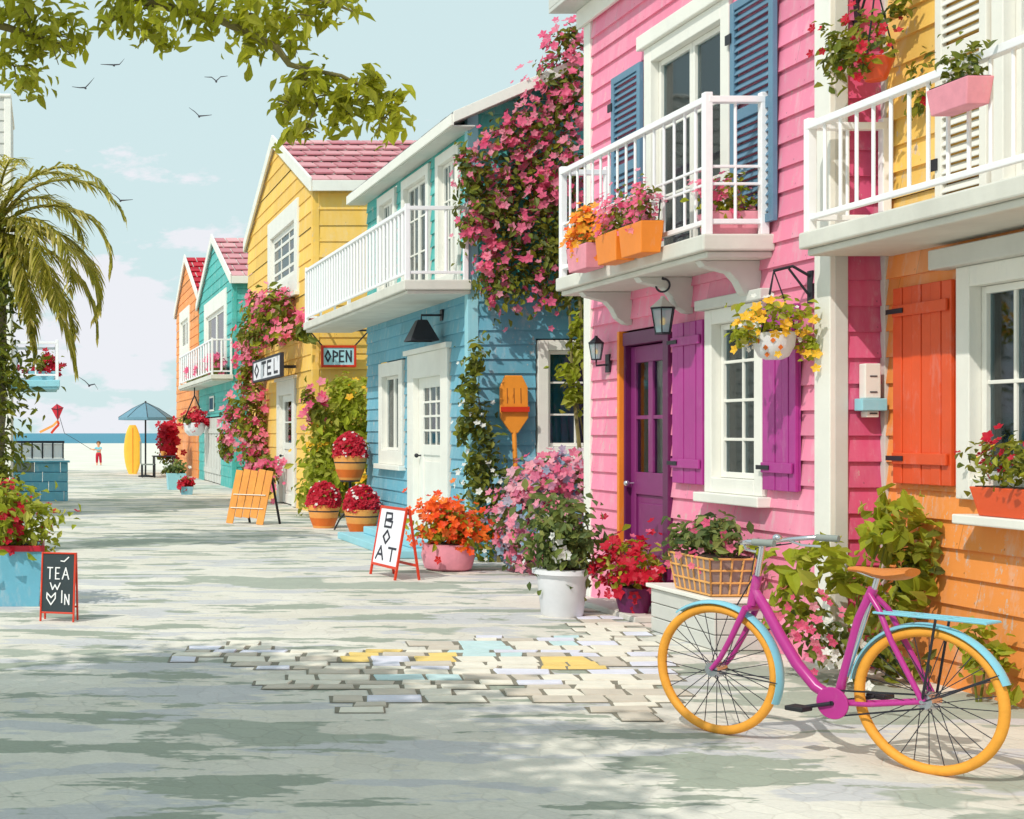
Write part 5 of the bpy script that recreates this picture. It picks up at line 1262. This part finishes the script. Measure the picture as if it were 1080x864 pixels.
E_ = [(0, 1), (1, 2), (2, 3), (3, 4), (4, 5), (5, 6), (0, 7), (7, 8), (8, 9), (9, 10), (0, 11), (11, 12), (12, 13), (13, 14), (2, 15), (15, 16), (16, 17), (2, 18), (18, 19), (19, 20)]
R_ = [.09, .085, .085, .04, .075, .085, .05, .065, .05, .034, .03, .065, .05, .034, .03, .04, .03, .022, .04, .03, .022]
# hands: five short fingers closed on the string
for hi, hv in ((17, K(-.33, -.06, .78)), (20, K(-.16, -.14, .76))):
    k0 = len(V_); V_.append(hv + Vector((-.045, -.005, .01))); E_.append((hi, k0)); R_.append(.026)
    for q in range(4):
        V_ += [hv + Vector((-.085, -.02 + .014 * q, .02 - .008 * q)), hv + Vector((-.08, -.02 + .014 * q, .045 - .004 * q))]; E_ += [(k0, len(V_) - 2), (len(V_) - 2, len(V_) - 1)]; R_ += [.008, .007]
    V_ += [hv + Vector((-.05, -.03, .03)), hv + Vector((-.07, -.02, .05))]; E_ += [(k0, len(V_) - 2), (len(V_) - 2, len(V_) - 1)]; R_ += [.009, .008]
skin('body', V_, E_, [r_ * S for r_ in R_], 'skin', t)
skin('trousers', [K(0, 0, .58), K(-.07, 0, .52), K(-.08, -.02, .28), K(-.08, 0, .12), K(.07, 0, .52), K(.09, 0, .28), K(.11, .03, .12), K(0, 0, .64)], [(0, 1), (1, 2), (2, 3), (0, 4), (4, 5), (5, 6), (0, 7)], [.11 * S, .085 * S, .068 * S, .056 * S, .085 * S, .068 * S, .056 * S, .10 * S], 'trousers', t)
skin('shirt', [K(0, 0, .62), K(0, 0, .72), K(0, 0, .84), K(-.12, 0, .84), K(-.19, -.03, .77), K(.12, 0, .84), K(.09, -.08, .77), K(0, 0, .885)], [(0, 1), (1, 2), (2, 3), (3, 4), (2, 5), (5, 6), (2, 7)], [.105 * S, .105 * S, .10 * S, .055 * S, .046 * S, .055 * S, .046 * S, .05 * S], 'shirt', t)
mb = MB(); mb.ball(tuple(K(0.0, .03, 1.075)), .108 * S, 14, 9, (1, 1, .95)); mb.build('hair', 'hair', t, True)
for a in (-.045, .02): MB().ball(tuple(K(a - .012, -.093, 1.045)), .011, 8, 5).build('eye', 'ink', t, True)
# kite with tails, its string running to the child's hands
kc = P(60, 432, 60); t = thing('kite', 'crimson diamond kite with orange tails on a long string', 'kite', tuple(kc))
a, b, c_, d = P(54, 431, 60), P(60, 426, 60), P(67, 430, 60), P(61, 444, 60)
mb = MB(); ct = P(60.5, 432, 60) + Vector((0, -.06, 0)); mb.add([a, b, c_, d, ct, ct + Vector((0, .02, 0))], [(0, 1, 4), (1, 2, 4), (2, 3, 4), (3, 0, 4), (1, 0, 5), (2, 1, 5), (3, 2, 5), (0, 3, 5)]); mb.build('sail', 'crimson', t)
mb = MB(); mb.tube([b, ct + Vector((0, -.01, 0)), d], .015, 6); mb.tube([a, ct + Vector((0, -.012, 0)), c_], .015, 6); mb.build('spar', 'ink', t)
def ribbon(pts, wd):
    m_ = MB(); pts = [Vector(p) for p in pts]
    for p, q in zip(pts[:-1], pts[1:]): m_.beam(p, q, .01, wd, (0, 0, 1))
    return m_
ribbon([d, P(62, 448, 60), P(58, 452, 60), P(54, 457, 60)], .10).build('tail', 'signred', t); ribbon([d, P(56, 449, 60.05), P(50, 452, 60.05), P(42, 456, 60.05)], .10).build('tail', 'terracotta', t)
h_ = K(-.40, -.07, .80); MB().tube([ct, P(68, 457, 61), P(80, 464, 63), h_], .012, 6).build('string', 'ink', t)

# ================================================================== palm
px0, py0 = -.78, 18.0
t = thing('palm_tree', 'palm with drooping olive fronds at the left edge of the street', 'palm', (px0, py0, 0))
mb = MB(); pts = []; rs = []
for i in range(27):
    q = i / 26; pts.append((px0 + .10 * math.sin(q * 1.6), py0 + .1 * q, 4.05 * q)); rs.append(.20 - .05 * q + (.014 if i % 2 else 0) + (.05 if i == 0 else 0))
mb.tube(pts, rs, 16); mb.build('trunk', 'palmbark', t, True)
cr_ = Vector(pts[-1])
def frond(az, el, L, droop, k):
    d = Vector((math.cos(az), math.sin(az), 0)); pts = []; p = cr_ + Vector((0, 0, .0)); e = el; n_ = 22
    for i in range(n_ + 1):
        pts.append(p.copy()); p = p + (d * math.cos(e) + Vector((0, 0, math.sin(e)))) * (L / n_); e -= droop / n_ * (1 + .8 * i / n_)
    mb = MB(); mb.tube(pts, [.022 * (1 - .8 * i / n_) + .003 for i in range(n_ + 1)], 6)
    side = Vector((-d.y, d.x, 0))
    for i in range(2, n_ + 1):
        for sgn in (1, -1):
            for h in (0, .5):
                if i == n_ and h: continue
                p = pts[i].lerp(pts[min(i + 1, n_)], h); fwd = (pts[min(i + 1, n_)] - pts[i - 1]).normalized(); q = i / n_
                ll = (.18 + .50 * math.sin(math.pi * min(q * 1.05, 1) * .9 + .25)) * .72 * random.uniform(.7, 1.2)
                dr = fwd * random.uniform(.6, .9) + side * sgn * random.uniform(.45, .75) + Vector((0, 0, .1 - .4 * random.random()))
                dr.normalize(); mid = p + dr * ll * .5; tip = p + dr * ll * .85 + Vector((0, 0, -ll * random.uniform(.10, .36)))
                wv = dr.cross(Vector((0, 0, 1)) + side * random.uniform(-.6, .6)).normalized() * .017
                mb.add([p - wv * .6, p + wv * .6, mid + wv, mid - wv, tip], [(0, 1, 2, 3), (3, 2, 4)])
    return mb.build('frond', 'frond', t)
fr_specs = [(R(2), R(66), 2.15, 1.75), (R(-8), R(45), 2.1, 1.9), (R(10), R(20), 2.15, 1.75), (R(-28), R(70), 2.1, 1.7), (R(-4), R(-8), 2.05, 1.1), (R(40), R(60), 2.0, 1.8), (R(-45), R(25), 2.0, 1.7), (R(70), R(40), 2.0, 1.7),
            (R(110), R(55), 2.0, 1.8), (R(150), R(30), 2.0, 1.7), (R(190), R(50), 2.0, 1.8), (R(225), R(20), 2.0, 1.7), (R(265), R(58), 1.9, 1.7), (R(300), R(25), 1.9, 1.8), (R(60), R(-15), 1.6, .9), (R(-60), R(-20), 1.6, .9), (R(12), R(-38), 2.1, .6), (R(-75), R(70), 1.7, 1.3), (R(20), R(80), 1.7, 1.5), (R(-16), R(8), 1.95, 1.3), (R(26), R(-20), 1.8, .8), (R(-12), R(-58), 1.7, .4), (R(-50), R(-10), 1.8, .9), (R(-30), R(-50), 1.5, .5)]
for k, a in enumerate(fr_specs): frond(*a, k)
plant(t, [(px0 + .1, py0 - .1, 3.6, .52, .46, .8), (px0 + .05, py0 - .1, 2.3, .54, .46, .9), (px0 + .02, py0 - .15, 1.1, .5, .42, .9)], 2600, 'leaf_olive', .15, [], W=.05, leafname='trunk_creeper', clump=18)

# ================================================================== overhanging tree at the left
tx, ty = -2.6, 4.6
t = thing('tree', 'olive leaved tree whose branches hang in from the upper left', 'tree', (tx, ty, 0))
mb = MB(); mb.tube([(tx, ty, -.1), (tx + .03, ty, .6), (tx - .05, ty + .05, 1.6), (tx + .1, ty, 2.7), (tx + .25, ty + .1, 3.7)], [.24, .17, .15, .13, .10], 14)
def limb(pts, r0):
    pts = [Vector(p) for p in pts]; n = len(pts); mb.tube(pts, [r0 * (1 - .8 * i / (n - 1)) for i in range(n)], 8)
Yt = 5.2
limb([(tx + .1, ty, 2.7), (-1.6, 4.9, 3.2), P(20, -20, Yt), P(120, -6, Yt), P(230, 20, Yt), P(292, 50, Yt), P(305, 68, Yt), P(318, 72, Yt), P(360, 80, Yt), P(400, 100, Yt)], .024)
limb([(-1.6, 4.9, 3.2), P(-60, 10, Yt), P(10, 30, Yt), P(60, 45, Yt)], .03)
limb([P(120, -6, Yt), P(200, -20, 5.1), P(330, -4, 5.1), P(372, 12, 5.1)], .018)
limb([P(20, -20, Yt), P(40, 60, 5.2)], .014)
limb([P(318, 72, Yt), P(335, 110, 5.2), P(320, 140, 5.2)], .010)
for e in [(-3.8, 5.4, 4.4), (-2.8, 6.2, 4.8), (-2.4, 5.4, 4.4), (-3.0, 3.6, 4.4), (-2.0, 3.9, 4.5)]: limb([(tx + .2, ty + .1, 3.2), tuple(.5 * (Vector((tx + .2, ty + .1, 3.6)) + Vector(e))), e], .06)
mb_tree = mb
TL = []
for (x, y, rx, ry) in [(20, 20, 40, 36), (50, 40, 36, 26), (15, 70, 30, 24), (75, 42, 16, 20), (125, 14, 26, 22), (160, 8, 40, 26), (165, 38, 26, 14), (215, 18, 40, 18), (260, 20, 34, 32), (262, 55, 10, 18), (300, 20, 36, 26), (345, 8, 28, 18), (308, 48, 16, 10), (30, 92, 22, 8)]:
    TL.append(pb(x, y, rx, ry, Yt, .16))
for (x, y, rx, ry) in [(322, 88, 32, 18), (350, 100, 40, 28), (310, 112, 30, 16), (385, 100, 26, 26), (405, 125, 22, 24), (320, 138, 26, 14), (365, 122, 28, 20), (392, 86, 18, 10), (415, 105, 14, 10)]:
    TL.append(pb(x, y, rx, ry, Yt, .12))
for b_ in TL:                                   # fine twigs through every spray
    for k in range(4):
        a_ = Vector(b_[:3]); q_ = a_ + Vector((random.uniform(-.9, .9) * b_[3], random.uniform(-.6, .6) * b_[4], random.uniform(-.9, .6) * b_[5]))
        mb_tree.tube([a_, a_.lerp(q_, .5) + Vector((0, 0, .012)), q_], [.0035, .0028, .0015], 5)
mb_tree.build('trunk', 'bark', t, True)
p_, o_ = blob_points(TL, 1650, 6, .44, .5)
lp = leaf_mesh('crown', t, 'leaf_tree', p_, o_, .060, .026, droop=.7)
# the rest of the crown, above the frame, throws the shade in the street
CB = [(a_ + .35, b_ - .7, *r_) for a_, b_, *r_ in [(-3.6, 4.5, 4.6, .9, .9, .7), (-2.7, 5.2, 4.7, .9, .9, .6), (-3.8, 5.8, 4.6, .9, .9, .7), (-2.4, 4.2, 4.3, .8, .7, .5), (-3.1, 6.6, 4.9, .8, .7, .6), (-2.2, 5.9, 4.9, .7, .6, .4), (-4.0, 3.4, 4.5, .9, .8, .6), (-2.9, 3.3, 4.6, .8, .7, .6), (-4.4, 4.6, 4.8, .8, 1., .6), (-2.0, 3.4, 4.3, .7, .6, .4), (-4.6, 5.6, 4.6, 1., 1., .6), (-2.5, 2.4, 4.2, .9, .7, .5), (-3.6, 2.4, 4.4, 1., .8, .6), (-5.2, 4.4, 4.7, 1.1, 1.2, .7), (-5.0, 3.0, 4.5, 1.1, 1.1, .7), (-3.2, 1.4, 4.2, 1.1, .9, .6), (-3.0, 4.4, 5.3, 1.2, 1.2, .6), (-3.4, 3.0, 5.1, 1.3, 1.1, .6), (-4.2, 1.8, 4.3, 1.1, 1., .6)]]
p_, o_ = blob_points(CB, 20000, 30, .46, .5); leaf_mesh('crown', t, 'leaf_tree', p_, o_, .17, .09)

# ================================================================== gulls
def gull(x, y, Y, span, roll, tilt, label, head):
    c = P(x, y, Y); mb = MB(); L = span * .36
    d = Vector((math.cos(head), math.sin(head), 0)); s_ = Vector((-d.y, d.x, 0)); u = Vector((0, 0, 1))
    secs = [(-.55, .012), (-.35, .05), (0, .085), (.3, .07), (.42, .05), (.52, .045), (.6, .01)]
    mb.tube([c + d * (a * L) + u * (.03 * a) for a, r in secs], [r * span * .5 for a, r in secs], 10)
    for sg, tl in ((1, tilt[0]), (-1, tilt[1])):
        P0 = c + u * .02 * span
        def wing(q, w): 
            z = math.sin(tl[0]) * min(q, .45) + math.sin(tl[1]) * max(q - .45, 0); hh = math.cos(tl[0]) * min(q, .45) + math.cos(tl[1]) * max(q - .45, 0)
            return P0 + s_ * sg * hh * span * .5 + u * z * span * .5 - d * (q * q * .12 * span)
        qs = [0.02, .2, .45, .75, 1.0]; ws = [.13, .14, .12, .08, .015]; vs = []
        for q, w in zip(qs, ws):
            p = wing(q, w); th = .03 * span * (1 - q * .7)
            vs += [p + d * w * span * .55, p + u * th, p - d * w * span * .5, p - u * th]
        fs = [(i * 4 + j, i * 4 + (j + 1) % 4, i * 4 + 4 + (j + 1) % 4, i * 4 + 4 + j) for i in range(4) for j in range(4)] + [(0, 1, 2, 3), (16, 19, 18, 17)]
        mb.add(vs, fs)
    o = mb.build('gull', 'gull', None, True); me = o.data
    for v in me.vertices: v.co -= c
    o.location = c
    tag(o, label, 'bird', 'gulls over the street')
gp = [(120, 69, (.0, .75), (.05, 0.), 'dark gull high up, right of the leafy corner branch'), (90, 93, (.75, .75), (.0, .1), 'dark gull below the gap between the two leaf clusters'), (228, 86, (.7, .0), (.7, .0), 'dark gull with both wings spread in a V under the long branch'),
      (210, 123, (.0, .0), (.8, .6), 'dark gull left of the hanging leaf spray, gliding alone'), (127, 212, (.0, 0.), (.8, .6), 'dark gull just right of the upper palm fronds'), (94, 407, (.2, -1.0), (.8, .6), 'dark gull lowest of all, above the distant parasol')]
for (x, y, a, b, lab) in gp: gull(x, y, 46, .84, 0, (b, a) if True else None, lab, R(80))
